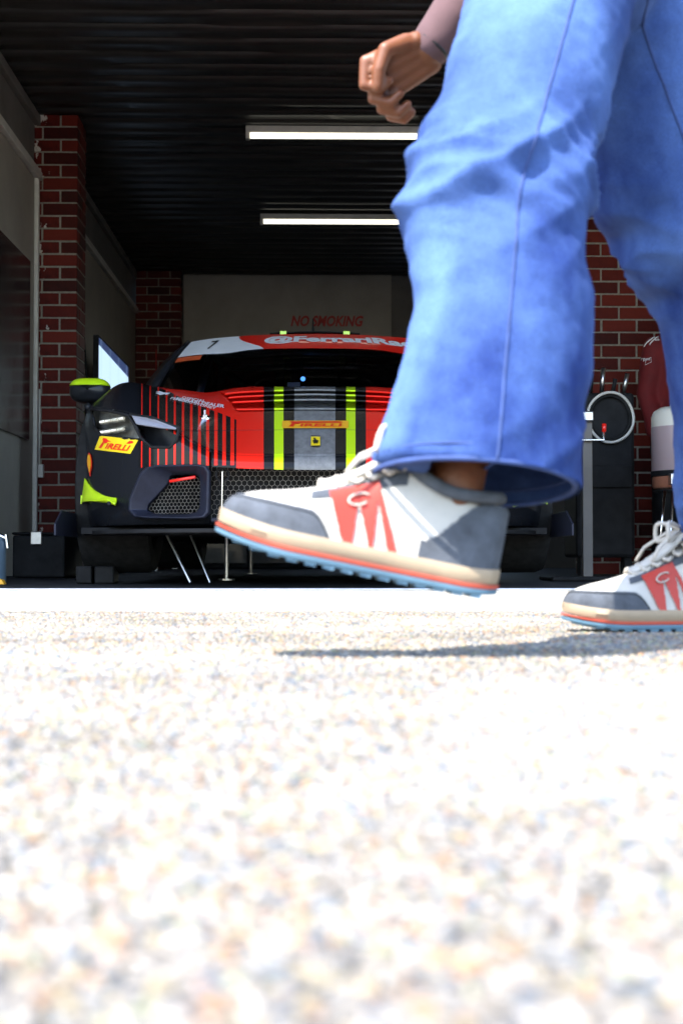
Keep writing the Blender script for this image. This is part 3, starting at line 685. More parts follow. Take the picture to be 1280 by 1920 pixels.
    MB().box(min(s * .42, s * .66), max(s * .42, s * .66), .36, .38, .28, .46).build('intake_back', M['black'], fr, local=True)
    # canard
    cp = []
    for t in np.linspace(0, 1, 20):
        a = R(lerp(-6, 88, t)); cx, cv, cz = .985 - .0 , 0, 0
        xx = s * lerp(.985, .80, t); inn = F(lerp(.955, .765, t))
        rise = .115 * (1 - t) ** 2.4
        cp.append([(s * lerp(.955, .765, t), inn - .075 + .0 , .345 + rise * .0 - .02 * (t > .8) * (t - .8) * 5), (s * lerp(.965, .765, t), inn + .02, .360 + rise)])
    can = MB().grid([[Vector(r_[0]).lerp(Vector(r_[1]), q) - Vector((0, 0, .02 * math.sin(math.pi * q) * (1))) for q in np.linspace(0, 1, 8)] for r_ in cp]).build('canard', M['neon'], car, smooth=True, local=True, solid=.006)
    MB().prism([(s * .962, F(.955) - .078, .342), (s * .968, .74, .342), (s * .968, .74, .48), (s * .966, .71, .482), (s * .964, .66, .43)], (s * -.006, 0, 0)).build('fin', M['neon'], can, local=True)
    MB().lathe((s * .785, F(.765) - .078, .328), [(.001, -.004), (.007, -.004), (.008, 0)], 12, 'y').build('bolt', M['black'], can, local=True)
    # splitter end plate, mirror, jack
    MB().prism([(s * .985, .20, .205), (s * .985, .75, .205), (s * .985, .75, .30), (s * .985, .34, .305), (s * .985, .20, .25)], (s * .008, 0, 0)).build('splitter_end_plate', M['duct'], car, local=True, bevel=.002)
    a, b = at(132, 733, NOSE + 1.45), at(207, 733, NOSE + 1.45); cx, cz = (a.x + b.x) / 2, a.z; hw = (b.x - a.x) / 2
    def mirror_part(lo, hi, k):
        Q = []
        for th in np.linspace(0, 2 * math.pi, 37):
            r_ = []
            for q in np.linspace(-1, 1, 13):
                ww = (1 - abs(q) ** 3.0) ** .5; x = math.cos(th); z = math.sin(th)
                px_ = abs(x) ** .6 * math.copysign(1, x); pz = abs(z) ** .75 * math.copysign(1, z)
                r_.append((s * -(cx + hw * k * px_ * (.06 + .94 * ww)), 1.45 + .085 * q - .03 * px_ * (0), cz + max(lo, min(hi, .058 * k * pz * (.06 + .94 * ww) * (1 - .25 * px_ * 0)))))
            Q.append(r_)
        return MB().grid(Q)
    mo = mirror_part(-.058, .018, 1.0).build('mirror', M['carbon'], car, local=True, smooth=50)
    mirror_part(.020, .06, 1.02).build('mirror_cap', M['neon'], mo, local=True, smooth=50)
    MB().tube([(s * .78, 1.62, .92), (s * .9, 1.52, cz - .03), (s * 1.0, 1.46, cz - .02)], .012, 8).build('mirror_arm', M['carbon'], mo, local=True, smooth=True)
    for vj in (1.55, 4.1):
        jk = MB().tube([(s * .42, vj, .012), (s * .42, vj, .02)], .04, 16).build('jack_foot', M['steel'], car, local=True)
        MB().tube([(s * .42, vj, .02), (s * .42, vj, .30)], .011, 14).build('jack_ram', M['steel'], jk, local=True, smooth=40)
    for vw in WV:
        wh = thing('wheel', '', '', (s * .84, vw, .40)); del wh['label'], wh['category']; wh.parent = car
        MB().lathe((0, 0, 0), [(.235, -.14), (.30, -.155), (.335, -.145), (.345, -.12), (.345, .12), (.335, .145), (.30, .155), (.235, .14)], 48, 'x').build('tyre', M['rubber'], wh, local=True, smooth=40)
        rim = MB().lathe((0, 0, 0), [(.238, -.14), (.225, -.12), (.22, .12), (.238, .14)], 48, 'x').build('rim', M['carbon'], wh, local=True, smooth=40)
        for k in range(10):
            a = k * math.pi / 5; MB().tube([(s * .05, .03 * math.cos(a), .03 * math.sin(a)), (s * .11, .225 * math.cos(a), .225 * math.sin(a))], [.02, .013], 6).build('spoke', M['carbon'], rim, local=True, smooth=True)
        MB().tube([(s * -.06, 0, 0), (s * .07, 0, 0)], .045, 16).build('hub', M['steel'], rim, local=True, smooth=40)
# centre grille
gm = MB(); hexmesh(gm, -.375, .375, .274, .452, lambda x, z: Vector((x, F(x) + .055 + .25 * (z - .36) * 0, z)), .0205, .0007); gm.build('front_grille', M['wire'], car, local=True)
MB().box(-.385, .385, .22, .26, .25, .47).build('radiator', M['black'], car, local=True)
MB().box(-.383, .383, .03, .10, .252, .268).build('grille_sill', M['duct'], car, local=True, bevel=.004)
for s in (-1, 1):
    MB().tube([(s * .345, .045, .268), (s * .343, .045, .44)], .0022, 6).build('grille_stay', M['chrome'], car, local=True)
    MB().tube([(s * .343 + .024 * math.cos(a), .048, .428 + .024 * math.sin(a)) for a in np.linspace(0, 2 * math.pi, 21)[:-1]], .003, 6, closed=True).build('tow_ring', M['black'], car, local=True)
    MB().ball((s * .345, .04, .275), (.009, .009, .009), 10, 8).build('stay_clevis', M['chrome'], car, local=True, smooth=True)
    MB().tube([(s * .62, .62, .24), (s * .50, .52, .02)], .007, 8).build('jack_strut', M['steel'], car, local=True)
    MB().tube([(s * .52, .60, .24), (s * .42, .50, .02)], .005, 8).build('jack_strut', M['steel'], car, local=True)
# splitter: plate following the plan outline
top, bot = [], []
xs = np.linspace(-.985, .985, 61)
sp = [(x, F(x) - .055 + .02 * abs(x), 0) for x in xs]
pts = [Vector((x, max(-.05, v), .212)) for x, v, _ in sp] + [Vector((.985, .95, .212)), Vector((-.985, .95, .212))]
MB().prism(pts, (0, 0, .016)).build('splitter', M['black'], car, local=True, bevel=.003)
# rear wing
MB().grid([[(x, 4.35 + .30 * q, 1.06 + .05 * q + .03 * math.sin(math.pi * q)) for x in np.linspace(-.9, .9, 9)] for q in np.linspace(0, 1, 9)]).build('rear_wing', M['carbon'], car, smooth=True, local=True, solid=.012)
for s in (-1, 1):
    MB().prism([(s * .905, 4.3, .98), (s * .905, 4.72, .98), (s * .905, 4.72, 1.16), (s * .905, 4.3, 1.12)], (s * .01, 0, 0)).build('wing_end_plate', M['carbon'], car, local=True)
    MB().prism([(s * .3, 4.2, .85), (s * .3, 4.4, .85), (s * .3, 4.52, 1.12), (s * .3, 4.42, 1.12)], (.012, 0, 0)).build('wing_stay', M['carbon'], car, local=True)
# ------------------------------------------------------------------ garage fittings
tag(MB().box(LX + .001, LX + .02, 7.4, at(56, 600, 9.2).y, .876, 2.04).build('wall_display', M['gloss_black'], bevel=.003), 'dark glossy board mounted on the white wall at far left', 'board')
# screen further back along the left wall; emission stands in for a bright reflection
m = M['screen'] = Mat('screen_reflection', (.02, .02, .02), .2); sx = m.node('ShaderNodeSeparateXYZ'); m.link(m.coord(), sx.inputs[0])
yy, zz = S(m.nt, sx.outputs[1]), S(m.nt, sx.outputs[2])
body = m.mix(zz > ((yy * -.02) + .33), (.42, .58, .78), (.02, .035, .10)); ln = ((yy * 2.1).fract() - .5).abs() < .012
m.link(m.mix(ln, body, (.22, .34, .52)), m.b.inputs['Emission Color']); m.b.inputs['Emission Strength'].default_value = .30
tv = thing('screen', 'large screen along the left wall, its pale blue reflection painted as glow', 'screen', (-1.6, 11.35, 1.35))
MB().box(-1.64, -1.60, 10.52, 12.2, .98, 1.77).build('casing', M['black'], tv, bevel=.004)
MB().box(-1.60, -1.597, 10.54, 12.18, 1.0, 1.75).build('display', M['screen'], tv)
MB().box(-1.70, -1.64, 11.2, 11.5, .008, 1.3).build('stand', M['black'], tv)
bn = thing('workbench', 'dark workbench along the left wall under the screen', 'bench', (-1.65, 12.6, 0))
MB().box(-1.84, -1.35, 12.35, 14.3, .86, .90).build('bench_top', M['black'], bn, bevel=.005)
for x in (-1.8, -1.42):
    for y in (12.42, 14.2): MB().box(x, x + .05, y, y + .05, .008, .86).build('leg', M['steel'], bn)
q = at(250, 700, 12.4); tag(MB().box(q.x - .03, q.x + .0, 12.4, 12.45, .905, 1.62).build('timber_post', Mat('timber', (.25, .18, .11), .7).vary((.25, .18, .11), .3, 8, .2, 40, .002, (1, 1, .1)), bevel=.003), 'short brown timber post standing on bench beside the screen', 'post')
q = at(262, 715, 13.2); tag(MB().prism([(q.x - .03, 13.2, .905), (q.x + .05, 13.3, .905), (q.x + .05, 13.3, 1.35), (q.x - .03, 13.2, 1.56)], (.012, -.01, 0)).build('leaning_panel', M['white'], bevel=.002), 'small pale panel leaning on the bench beyond the screen', 'panel')
cb = thing('cable_bundle', 'tangled black cables hanging behind the near edge of the screen', 'cables', (-1.72, 10.3, 1.0))
for k in range(7):
    x, y = -1.79 + .02 * k, 10.12 + .03 * k
    MB().tube([(x + .02 * math.sin(5 * t + k), y + .02 * math.cos(4 * t + 2 * k), lerp(1.72 - .05 * (k % 3), .5, t)) for t in np.linspace(0, 1, 18)], .009 + .004 * (k % 2), 7).build('cable', M['rubber'] if k != 5 else M['neon'], cb, smooth=True)
MB().box(-1.82, -1.66, 10.1, 10.2, 1.66, 1.74).build('bracket', M['black'], cb, bevel=.01)
q = at(293, 680, 14.3); tag(MB().tube([(q.x, 14.3, .91), (q.x, 14.3, at(293, 655, 14.3).z)], .006, 8).build('marker_rod', M['deepred'], smooth=True), 'thin red rod standing at the far left behind the car', 'rod')
for k, (x0, x1) in enumerate(((-1.30, -.66), (-.64, 0), (.02, .66))):  # unseen black cabinets, added to keep the gap under the car dark
    t = thing('added_dark_cabinet', ('left', 'middle', 'right')[k] + ' one of three added black cabinets darkening the view under the car', 'cabinet', ((x0 + x1) / 2, 14.6, 0), 'added dark cabinets at the rear wall')
    MB().box(x0, x1, 14.32, 14.92, .008, .95).build('carcass', M['black'], t, bevel=.008)
    for j in range(4): MB().box(x0 + .02, x1 - .02, 14.30, 14.318, .06 + j * .22, .26 + j * .22).build('drawer', M['carbon'], t, bevel=.004)
bc_ = thing('equipment_case', 'low black equipment case on the floor before the left pier', 'case', (-1.55, 7.9, 0))
a, b = at(24, 998, 7.7), at(122, 998, 7.7)
MB().box(a.x, b.x, 7.7, 8.3, .012, .24).build('body', M['black'], bc_, bevel=.012); MB().box(a.x - .004, b.x + .004, 7.696, 8.304, .243, a.z).build('lid', M['black'], bc_, bevel=.012)
MB().box(a.x + .10, a.x + .16, 7.68, 7.698, .19, .26).build('latch', M['steel'], bc_, bevel=.004)
for i_, (x0, x1) in enumerate(((142, 172), (177, 214))):
    a, b = at(x0, 1092, 6.05), at(x1, 1080, 6.05); MB_ = MB().box(a.x, b.x, 6.05, 6.20, .009, .085); tag(MB_.build('floor_block', M['black'], bevel=.008), ('outer' if i_ == 0 else 'inner') + ' of two dark blue blocks lying under the front left wheel', 'block', 'blocks under the wheel')
cy = thing('gas_cylinder', 'small blue-grey cylinder with chrome valve at the left edge', 'cylinder', (-1.33, 5.9, 0))
m = Mat('blue_grey_paint', rough=.4); m.vary((.10, .15, .20), .25, 10)
MB().lathe((-1.345, 5.9, .009), [(.001, 0), (.068, 0), (.072, .01), (.072, .17), (.060, .20), (.025, .215), (.022, .23), (.001, .23)], 32).build('bottle', m, cy, smooth=40)
MB().tube([(-1.345, 5.88, .235), (-1.27, 5.88, .20)], .010, 10).tube([(-1.27, 5.88, .215), (-1.262, 5.88, .16)], .008, 10).build('valve', M['chrome'], cy, smooth=40)
tag(MB().prism([(-1.30, 5.72, .013), (-1.24, 5.72, .013), (-1.25, 5.72, .03), (-1.29, 5.72, .045)], (0, .05, 0)).build('wheel_chock', M['orange'], bevel=.003), 'small yellow chock on the floor beside the blue cylinder', 'chock')
sk = thing('power_socket', 'pale socket box with conduit on the brick pier at left', 'socket', (-1.86, 9.46, .8))
a = at(73, 870, 9.46); MB().box(a.x - .025, a.x + .03, 9.455, 9.498, a.z - .09, a.z).build('box', M['trim'], sk, bevel=.006); MB().tube([(a.x, 9.475, a.z), (a.x, 9.475, a.z + .5)], .008, 8).build('conduit', M['trim'], sk, smooth=True)
# right side: cable ducts, stand, hose cart, drum
for px, lab in ((1085, 'wider pale upright cable duct beside the brick wall at right'), (1097, 'thinner bright upright pipe beside the brick wall at right')):
    a, b = at(px, 710, 9.42), at(px, 350, 9.42); wd = .018 if px == 1085 else .009
    if px == 1085: tag(MB().box(a.x - wd, a.x + wd, 9.42, 9.44, .4, b.z).build('cable_duct', M['trim'], bevel=.003), lab, 'duct')
    else: tag(MB().tube([(a.x, 9.42, .3), (a.x, 9.42, 2.0)], wd, 10).build('upright_pipe', M['chrome'], smooth=True), lab, 'pipe')
a = at(1078, 345, 9.3); tag(MB().tube([a + Vector((.1, .1, 1.0)), a + Vector((.04, .05, .4)), a, a + Vector((-.06, 0, -.12)), a + Vector((-.07, 0, -.5)), a + Vector((-.05, .08, -1.6))], .010, 8).build('air_hose', M['red'], smooth=True), 'thin red air line hanging beside the upright duct', 'hose')
ts = thing('tool_stand', 'pale post with silver head and hooks behind the walking leg', 'stand', (1.33, 6.9, 0))
MB().box(1.30, 1.348, 6.88, 6.92, .02, .78).build('post', M['fibro'], ts, bevel=.004); MB().box(1.18, 1.35, 6.85, 6.95, .782, .83).build('head', M['steel'], ts, bevel=.006)
MB().box(1.12, 1.52, 6.7, 7.1, .009, .03).build('base', M['black'], ts, bevel=.006)
MB().tube([(1.22, 6.86, .76), (1.22, 6.86, .69), (1.40, 6.86, .69), (1.40, 6.86, .73)], .006, 8).build('hook', M['chrome'], ts, smooth=True); MB().tube([(1.40, 6.86, .73), (1.402, 6.86, .77)], .011, 10).build('grip', M['red'], ts, smooth=True)
hc = thing('hose_cart', 'black cart with a coiled pale hose beside the drum', 'cart', (1.57, 7.8, 0))
MB().box(1.42, 1.74, 7.7, 8.1, .12, 1.02).build('cabinet', M['black'], hc, bevel=.02); MB().box(1.44, 1.72, 7.68, 7.70, .5, .62).build('drawer', M['black'], hc, bevel=.004)
MB().tube([(1.60 + .125 * math.cos(a), 7.66 + .01 * math.sin(3 * a), .88 + .135 * math.sin(a)) for a in np.linspace(0, 2 * math.pi, 41)[:-1]], .008, 8, closed=True).build('hose_coil', M['trim'], hc, smooth=True)
MB().tube([(1.60 + .11 * math.cos(a), 7.675, .88 + .12 * math.sin(a)) for a in np.linspace(0, 2 * math.pi, 41)[:-1]], .009, 8, closed=True).build('hose_coil', M['rubber'], hc, smooth=True)
for x in (1.46, 1.70): MB().lathe((x - .02, 7.75, .07), [(.001, 0), (.06, 0), (.06, .04), (.001, .04)], 20, 'x').build('castor', M['rubber'], hc, smooth=40)
for k in range(5): MB().tube([(1.45 + .06 * k, 7.75, 1.02), (1.45 + .065 * k, 7.74, 1.1 + .03 * (k % 3))], .012, 8).build('fitting', M['black'] if k % 2 else M['steel'], hc, smooth=True)
dr = thing('plastic_drum', 'translucent white drum half full of pink liquid on rod legs', 'drum', (1.86, 7.0, 0))
a = at(1221, 765, 7.0); dx, rr = a.x + .165, .165; zt, zb = a.z, at(1221, 893, 7.0).z
m = M['drum'] = Mat('milky_plastic', rough=.35); sx = m.node('ShaderNodeSeparateXYZ'); m.link(m.coord(), sx.inputs[0]); n_ = m.noise(5, 5)
m.base(m.mix(((S(m.nt, sx.outputs[2]) + (n_ * .004)) > (zt - .095)), (.36, .27, .27), (.62, .58, .50))); m.b.inputs['Subsurface Weight'].default_value = .1
MB().lathe((dx, 7.0, 0), [(.001, zb), (rr - .006, zb), (rr, zb + .01), (rr, zt - .045), (rr - .012, zt - .018), (rr - .04, zt), (.05, zt + .002), (.001, zt + .002)], 48).build('shell', m, dr, smooth=40)
MB().lathe((dx, 7.0, 0), [(rr + .003, zb - .002), (rr + .003, zb + .024), (rr - .02, zb + .024)], 48).lathe((dx, 7.0, 0), [(rr - .005, zb - .075), (rr - .005, zb - .07)], 48).build('cradle_ring', M['black'], dr, smooth=40)
m = Mat('amber_plastic', rough=.4); m.vary((.30, .12, .07), .2, 8)
MB().lathe((dx, 7.0, 0), [(.001, zb - .065), (rr - .01, zb - .06), (rr - .003, zb - .05), (rr - .003, zb - .004), (.001, zb - .004)], 48).build('sump', m, dr, smooth=40)
for k in range(4):
    a = R(45 + 90 * k); c_, s_ = math.cos(a), math.sin(a)
    MB().tube([(dx + rr * .7 * c_, 7 + rr * .7 * s_, zb - .06), (dx + rr * 1.05 * c_, 7 + rr * 1.05 * s_, .01)], .008, 8).build('leg', M['chrome'], dr, smooth=True)
MB().tube([(dx - .02, 6.98, zt), (dx - .02, 6.98, zt + .035)], .016, 12).tube([(dx - .08, 6.98, zt + .014), (dx + .05, 6.98, zt + .012)], .006, 8).build('tap', M['chrome'], dr, smooth=40)
MB().box(dx - .115, dx - .075, 7.0 - rr - .006, 7.0 - rr * .6, zb - .05, zb + .005).build('clamp', M['steel'], dr, bevel=.004)
# ------------------------------------------------------------------ people
def remesh(mb, voxel, smooth=4, fac=.6):
    me = bpy.data.meshes.new('r'); me.from_pydata(mb.v, [], mb.f); o = bpy.data.objects.new('r', me); C.objects.link(o)
    md = o.modifiers.new('r', 'REMESH'); md.mode = 'VOXEL'; md.voxel_size = voxel; md.adaptivity = 0
    ms = o.modifiers.new('s', 'SMOOTH'); ms.iterations = smooth; ms.factor = fac
    bpy.context.view_layer.update(); e = o.evaluated_get(bpy.context.evaluated_depsgraph_get()); m2 = bpy.data.meshes.new_from_object(e)
    v = np.array([p.co[:] for p in m2.vertices]); nrm = np.array([p.normal[:] for p in m2.vertices]); f = [tuple(p.vertices) for p in m2.polygons]
    bpy.data.objects.remove(o); bpy.data.meshes.remove(me); bpy.data.meshes.remove(m2); return v, nrm, f
def solid_from(v, f): r = MB(); r.v = [tuple(p) for p in v]; r.f = list(f); return r
M['denim'] = Mat('blue_denim', rough=.85, spec=.2); m = M['denim']
nf_ = m.noise(3.2, 7, .6, (1.3, 1.3, .7)); tw = m.noise(900, 2, .6, (1, 1, .25)); base_ = m.ramp(nf_, [(.34, (.006, .020, .105)), (.66, (.072, .135, .32))])
m.base(m.mix(.35, base_, m.ramp(tw, [(.35, (.25, .25, .28)), (.65, (.8, .8, .85))]), 'OVERLAY')); m.bump((tw * .3) + (m.noise(45, 5) * .7), .35, .003)
M['seam'] = Mat('denim_seam', rough=.85); M['seam'].vary((.028, .055, .17), .3, 30, .3, 200, .001)
M['skin'] = Mat('skin', rough=.5, Subsurface_Weight=.12); M['skin'].vary((.16, .052, .018), .14, 14, .15, 120, .001)
M['shirt'] = Mat('grey_shirt', rough=.9); M['shirt'].vary((.10, .055, .06), .2, 8, .3, 60, .003)
M['hair'] = Mat('brown_hair', rough=.6); M['hair'].vary((.05, .03, .02), .4, 40, .6, 120, .004, (1, 1, .2))
M['suede'] = Mat('grey_suede', rough=.95); M['suede'].vary((.060, .068, .082), .35, 40, .4, 160, .002)
M['mesh_white'] = Mat('off_white_upper', rough=.8); M['mesh_white'].vary((.44, .42, .38), .1, 20, .3, 300, .001)
M['cream'] = Mat('cream_midsole', rough=.7); M['cream'].vary((.30, .23, .15), .1, 20, .15, 100, .001)
M['coral'] = Mat('coral_rubber', rough=.6); M['coral'].vary((.50, .085, .05), .12, 20)
M['skyrub'] = Mat('pale_blue_rubber', rough=.6); M['skyrub'].vary((.10, .19, .26), .15, 20)
M['redleather'] = Mat('red_leather', rough=.5); M['redleather'].vary((.36, .025, .010), .12, 14, .15, 120, .001)
M['lace'] = Mat('white_lace', rough=.85); M['lace'].vary((.46, .42, .36), .12, 60, .6, 300, .002)
SL = .315
SU = [0, .015, .05, .12, .22, .34, .48, .62, .76, .88, .96, .985, 1.0]
SW = [.006, .022, .034, .045, .051, .052, .046, .040, .038, .038, .031, .020, .006]     # sole half width
SH = [.034, .048, .060, .069, .077, .089, .110, .131, .122, .108, .106, .104, .098]     # top of upper
def sole_z(u): return .014 * max(0, (.30 - u) / .30) ** 2 + .006 * max(0, (u - .85) / .15) ** 2
def upper(u, a, off=0):                                    # a 0..pi over the top, from outer to inner side
    wd = smooth_interp(u, SU, SW) * .97 + off; zt = smooth_interp(u, SU, SH) + off; zb = .024 + sole_z(u) * .8
    c, s_ = math.cos(a), math.sin(a); k = lerp(.75, .52, sst(.2, .6, u))
    narrow = lerp(lerp(1, .62, sst(.25, .5, u)), .84, sst(.55, .75, u))
    t = abs(s_) ** .8; wx = wd * (abs(c) ** k) * math.copysign(1, c) * lerp(1, narrow, t)
    return Vector((u * SL - off * math.cos(min(1, u * 14) * math.pi / 2) * 1.0, wx, zb + (zt - zb) * t))
def make_shoe(name, parent, M4):
    sh = bpy.data.objects.new(name, None); C.objects.link(sh); sh.parent = parent; sh.empty_display_size = .05
    def B(mb, nm, mat, **kw):
        o = mb.build(nm, mat, None, **kw); o.parent = sh; return o
    us = np.concatenate([np.linspace(0, .1, 20)[:-1], np.linspace(.1, .9, 110)[:-1], np.linspace(.9, 1, 20)]); an = np.linspace(0, math.pi, 141)
    def slab(z0, z1, grow, u0=0, bul=0):
        mb = MB(); rows = []
        for u in us:
            wd = smooth_interp(u, SU, SW) + grow; x = (u - .5) * (SL + 2 * grow) + SL / 2; z = sole_z(u)
            h0, h1 = z0 + z, z1 + z * .8
            rows.append([(x, -wd + .002, h0), (x, -wd - bul, (h0 + h1) / 2), (x, -wd, h1), (x, 0, h1 + .001), (x, wd, h1), (x, wd + bul, (h0 + h1) / 2), (x, wd - .002, h0), (x, 0, h0 - .0005), (x, -wd + .002, h0)])
        return mb.grid(rows).add(rows[0][:-1], [tuple(range(8))]).add(rows[-1][:-1], [tuple(range(8))])
    B(slab(.002, .0085, .003), 'outsole', M['skyrub'], smooth=50)
    for k in range(14):
        x = .02 + k * .0205; wd = smooth_interp(x / SL, SU, SW); z = sole_z(x / SL)
        B(MB().box(x, x + .012, -wd + .001, wd - .001, z - .0015, z + .004), 'tread_lug', M['skyrub'])
    B(slab(.0088, .0135, .0036), 'coral_line', M['coral'], smooth=50)
    B(slab(.0138, .031, .002, bul=.003), 'midsole', M['cream'], smooth=50)
    def shell(off, mask=None):
        P = [[upper(u, a, off) for a in an] for u in us]
        kp = None if mask is None else (lambda i, j: mask((us[i] + us[i+1]) / 2, (an[j] + an[j+1]) / 2, (P[i][j] + P[i+1][j+1]) / 2))
        return MB().grid(P, kp)
    B(shell(0, lambda u, a, p: not (u > .66 and u < .93 and abs(a - math.pi / 2) < .45)), 'upper', M['mesh_white'], smooth=60)
    def edge(u): return .062 - .010 * u if u < .30 else .059 - .040 * ((u - .30) / .11) ** 2
    B(shell(.0022, lambda u, a, p: u < .41 and p.z < edge(u)), 'toe_cap', M['suede'], smooth=60)
    B(shell(.0022, lambda u, a, p: u > .70 and p.z < .05 + .055 * sst(.70, .92, u)), 'heel_counter', M['suede'], smooth=60)
    for lo in (True, False): B(shell(.0014, lambda u, a, p: .30 < u < .62 and .50 < abs(a - math.pi / 2) < .78 and (a < 1.5) == lo), 'eyestay', M['suede'], smooth=60)
    for sd in (0, 1):
        pts = []
        for u in np.linspace(.02, .385, 46):
            lo_, hi_ = 0.0, math.pi / 2
            for _ in range(18):
                mid = (lo_ + hi_) / 2
                if upper(u, mid, .0022).z < edge(u) - .0035: lo_ = mid
                else: hi_ = mid
            pts.append(upper(u, lo_ if sd == 0 else math.pi - lo_, .0028))
        B(MB().tube(pts, .0007, 5), 'stitching', M['ink'])
    def patch(u, a, p):
        h = (p.z - .031) / .068; uu = u - .20 * (.0) + .10 * (h - .0) * 1.0
        if abs(a - math.pi / 2) < .62: return False
        full = .405 < u + .10 * h - .03 < .60
        stripe1 = .375 < u + .075 * h * 0 - (.5 - h) * .07 + .03 < .45
        notch = abs(u - .475 - .05 * (.5 - h)) < .022 * (1 - h / .75) * 1.3 and h < .70
        notch2 = abs(u - .545 - .05 * (.5 - h)) < .020 * (1 - h / .8) * 1.3 and h < .75
        return full and not (notch or notch2)
    us_keep = us
    us = np.linspace(.34, .66, 90); an = np.linspace(0, math.pi, 121)
    for lo in (True, False): B(shell(.0032, lambda u, a, p: patch(u, a, p) and (a < 1.5) == lo), 'side_patch', M['redleather'], smooth=60)
    for sd in (0, 1):
        pts = []
        for th in np.linspace(.5, 5.6, 22):
            u = .465 + .035 * math.cos(th); a0 = .60 + .10 * math.sin(th); a = a0 if sd == 0 else math.pi - a0
            pts.append(upper(u, a, .0062))
        o = B(MB().tube(pts, .0012, 6), 'emblem_ring', M['lace'], smooth=True)
    us = us_keep
    # tongue, collar, laces
    B(MB().grid([[(lerp(.33, .60, t) * SL + .012 * t, q * lerp(.016, .027, t), smooth_interp(lerp(.33, .6, t), SU, SH) + lerp(.002, .035, t ** 2) - .006 * abs(q) ** 2) for q in np.linspace(-1, 1, 11)] for t in np.linspace(0, 1, 14)]), 'tongue', M['mesh_white'], smooth=True, solid=.006)
    col = [(u * SL, 0, 0) for u in ()]
    ring = []
    for th in np.linspace(0, 2 * math.pi, 41)[:-1]:
        u = .79 + .17 * math.cos(th) * -1; y = .033 * math.sin(th); ring.append((u * SL, y, .108 + .020 * max(0, math.cos(th)) ** 1.5 + .006 * max(0, -math.cos(th)) ** 2))
    B(MB().tube(ring, .0075, 8, closed=True), 'collar', M['suede'], smooth=True)
    for k in range(6):
        u = .31 + k * .052; z = smooth_interp(u, SU, SH); hw = .017 + .0012 * k
        B(MB().tube([(u * SL + .004, q * hw, z + .008 - .006 * q * q + .004 * (k / 6)) for q in np.linspace(-1, 1, 9)], .0036, 8), 'lace', M['lace'], smooth=True)
        for sd in (-1, 1): B(MB().tube([(u * SL + .004, sd * hw, z + .002), (u * SL + .010, sd * (hw + .006), z - .001), (u * SL + .017, sd * hw, z + .004)], .0034, 8), 'lace', M['lace'], smooth=True)
    kx, kz = .60 * SL, smooth_interp(.60, SU, SH) + .026
    B(MB().ball((kx, 0, kz), (.008, .010, .007), 12, 8), 'lace_knot', M['lace'], smooth=True)
    for sd in (-1, 1):
        lp = []
        for t in np.linspace(0, 1, 20):
            th = 2 * math.pi * t; rr_ = math.sin(math.pi * t)
            lp.append((kx - .042 * rr_ * (1 + .2 * math.cos(th)) , sd * (.004 + .030 * rr_), kz + .014 * math.sin(th) - .006 * rr_))
        B(MB().tube(lp, .0034, 8), 'lace_loop', M['lace'], smooth=True)
        B(MB().tube([(kx, sd * .004, kz), (kx - .02, sd * .024, kz - .006), (kx - .05, sd * .040, kz - .028), (kx - .062, sd * .046, kz - .05)], .0028, 8), 'lace_end', M['lace'], smooth=True)
    sh.matrix_local = Matrix(M4); return sh
def limb(mb, pts, rads, n=16):
    for (p, r), (q, r2) in zip(zip(pts, rads), zip(pts[1:], rads[1:])): mb.capsule(p, q, r, r2, n)
    return mb
def hand(mb, wrist, fwd, side, palm_n, curl=1.0, k=1.0):
    """palm and five separate curled fingers; fwd: wrist to knuckles, side: towards the thumb, palm_n: out of the palm"""
    W, f, s, n = Vector(wrist), Vector(fwd).normalized(), Vector(side).normalized(), Vector(palm_n).normalized()
    kn = W + f * .092 * k
    for q in (-.030, -.010, .010, .030): mb.capsule(W + s * q * .7 * k + f * .012, kn + s * q * k - f * .004, .0165 * k, .0125 * k, 12)
    for q, L in ((.0345, .92), (.0115, 1.0), (-.0115, .95), (-.0345, .78)):
        p = kn + s * q * k; A = 0
        for seg, (ln, a, r0) in enumerate(((.042, 42, .0094), (.027, 62, .0087), (.021, 45, .0080))):
            A += R(a * curl); d = f * math.cos(A) + n * math.sin(A)
            q2 = p + d * ln * L * k; mb.capsule(p, q2, r0 * k, (r0 - .0008) * k, 10); p = q2
    t0 = W + f * .025 * k + s * .026 * k; t1 = t0 + (f * .55 + s * .6 + n * .45).normalized() * .040 * k; t2 = t1 + (f * .75 + s * .0 + n * .65).normalized() * .032 * k; t3 = t2 + (f * .7 - s * .45 + n * .5).normalized() * .026 * k
    mb.capsule(t0, t1, .0165 * k, .0125 * k, 12).capsule(t1, t2, .0120 * k, .0105 * k, 12).capsule(t2, t3, .0105 * k, .0088 * k, 12)
    return mb
def head(mb, c, f, k=1.0):
    c, f = Vector(c), Vector(f).normalized(); sd = f.cross(Vector((0, 0, 1))); up = Vector((0, 0, 1))
    mb.ball(c + up * .02, (.082 * k, .082 * k, .105 * k), 20, 14); mb.ball(c + f * .030 - up * .055, (.058 * k, .058 * k, .060 * k), 16, 12)
    mb.capsule(c + f * .088 + up * .012, c + f * .104 - up * .028, .009, .014, 10)           # nose
    mb.capsule(c + f * .082 - up * .062 - sd * .018, c + f * .082 - up * .062 + sd * .018, .009, .009, 8)
    for s in (-1, 1): mb.ball(c + sd * s * .082 - up * .01, (.016, .016, .030), 10, 8); mb.capsule(c + f * .078 + sd * s * .015 + up * .022, c + f * .068 + sd * s * .05 + up * .022, .012, .010, 8)
    return mb
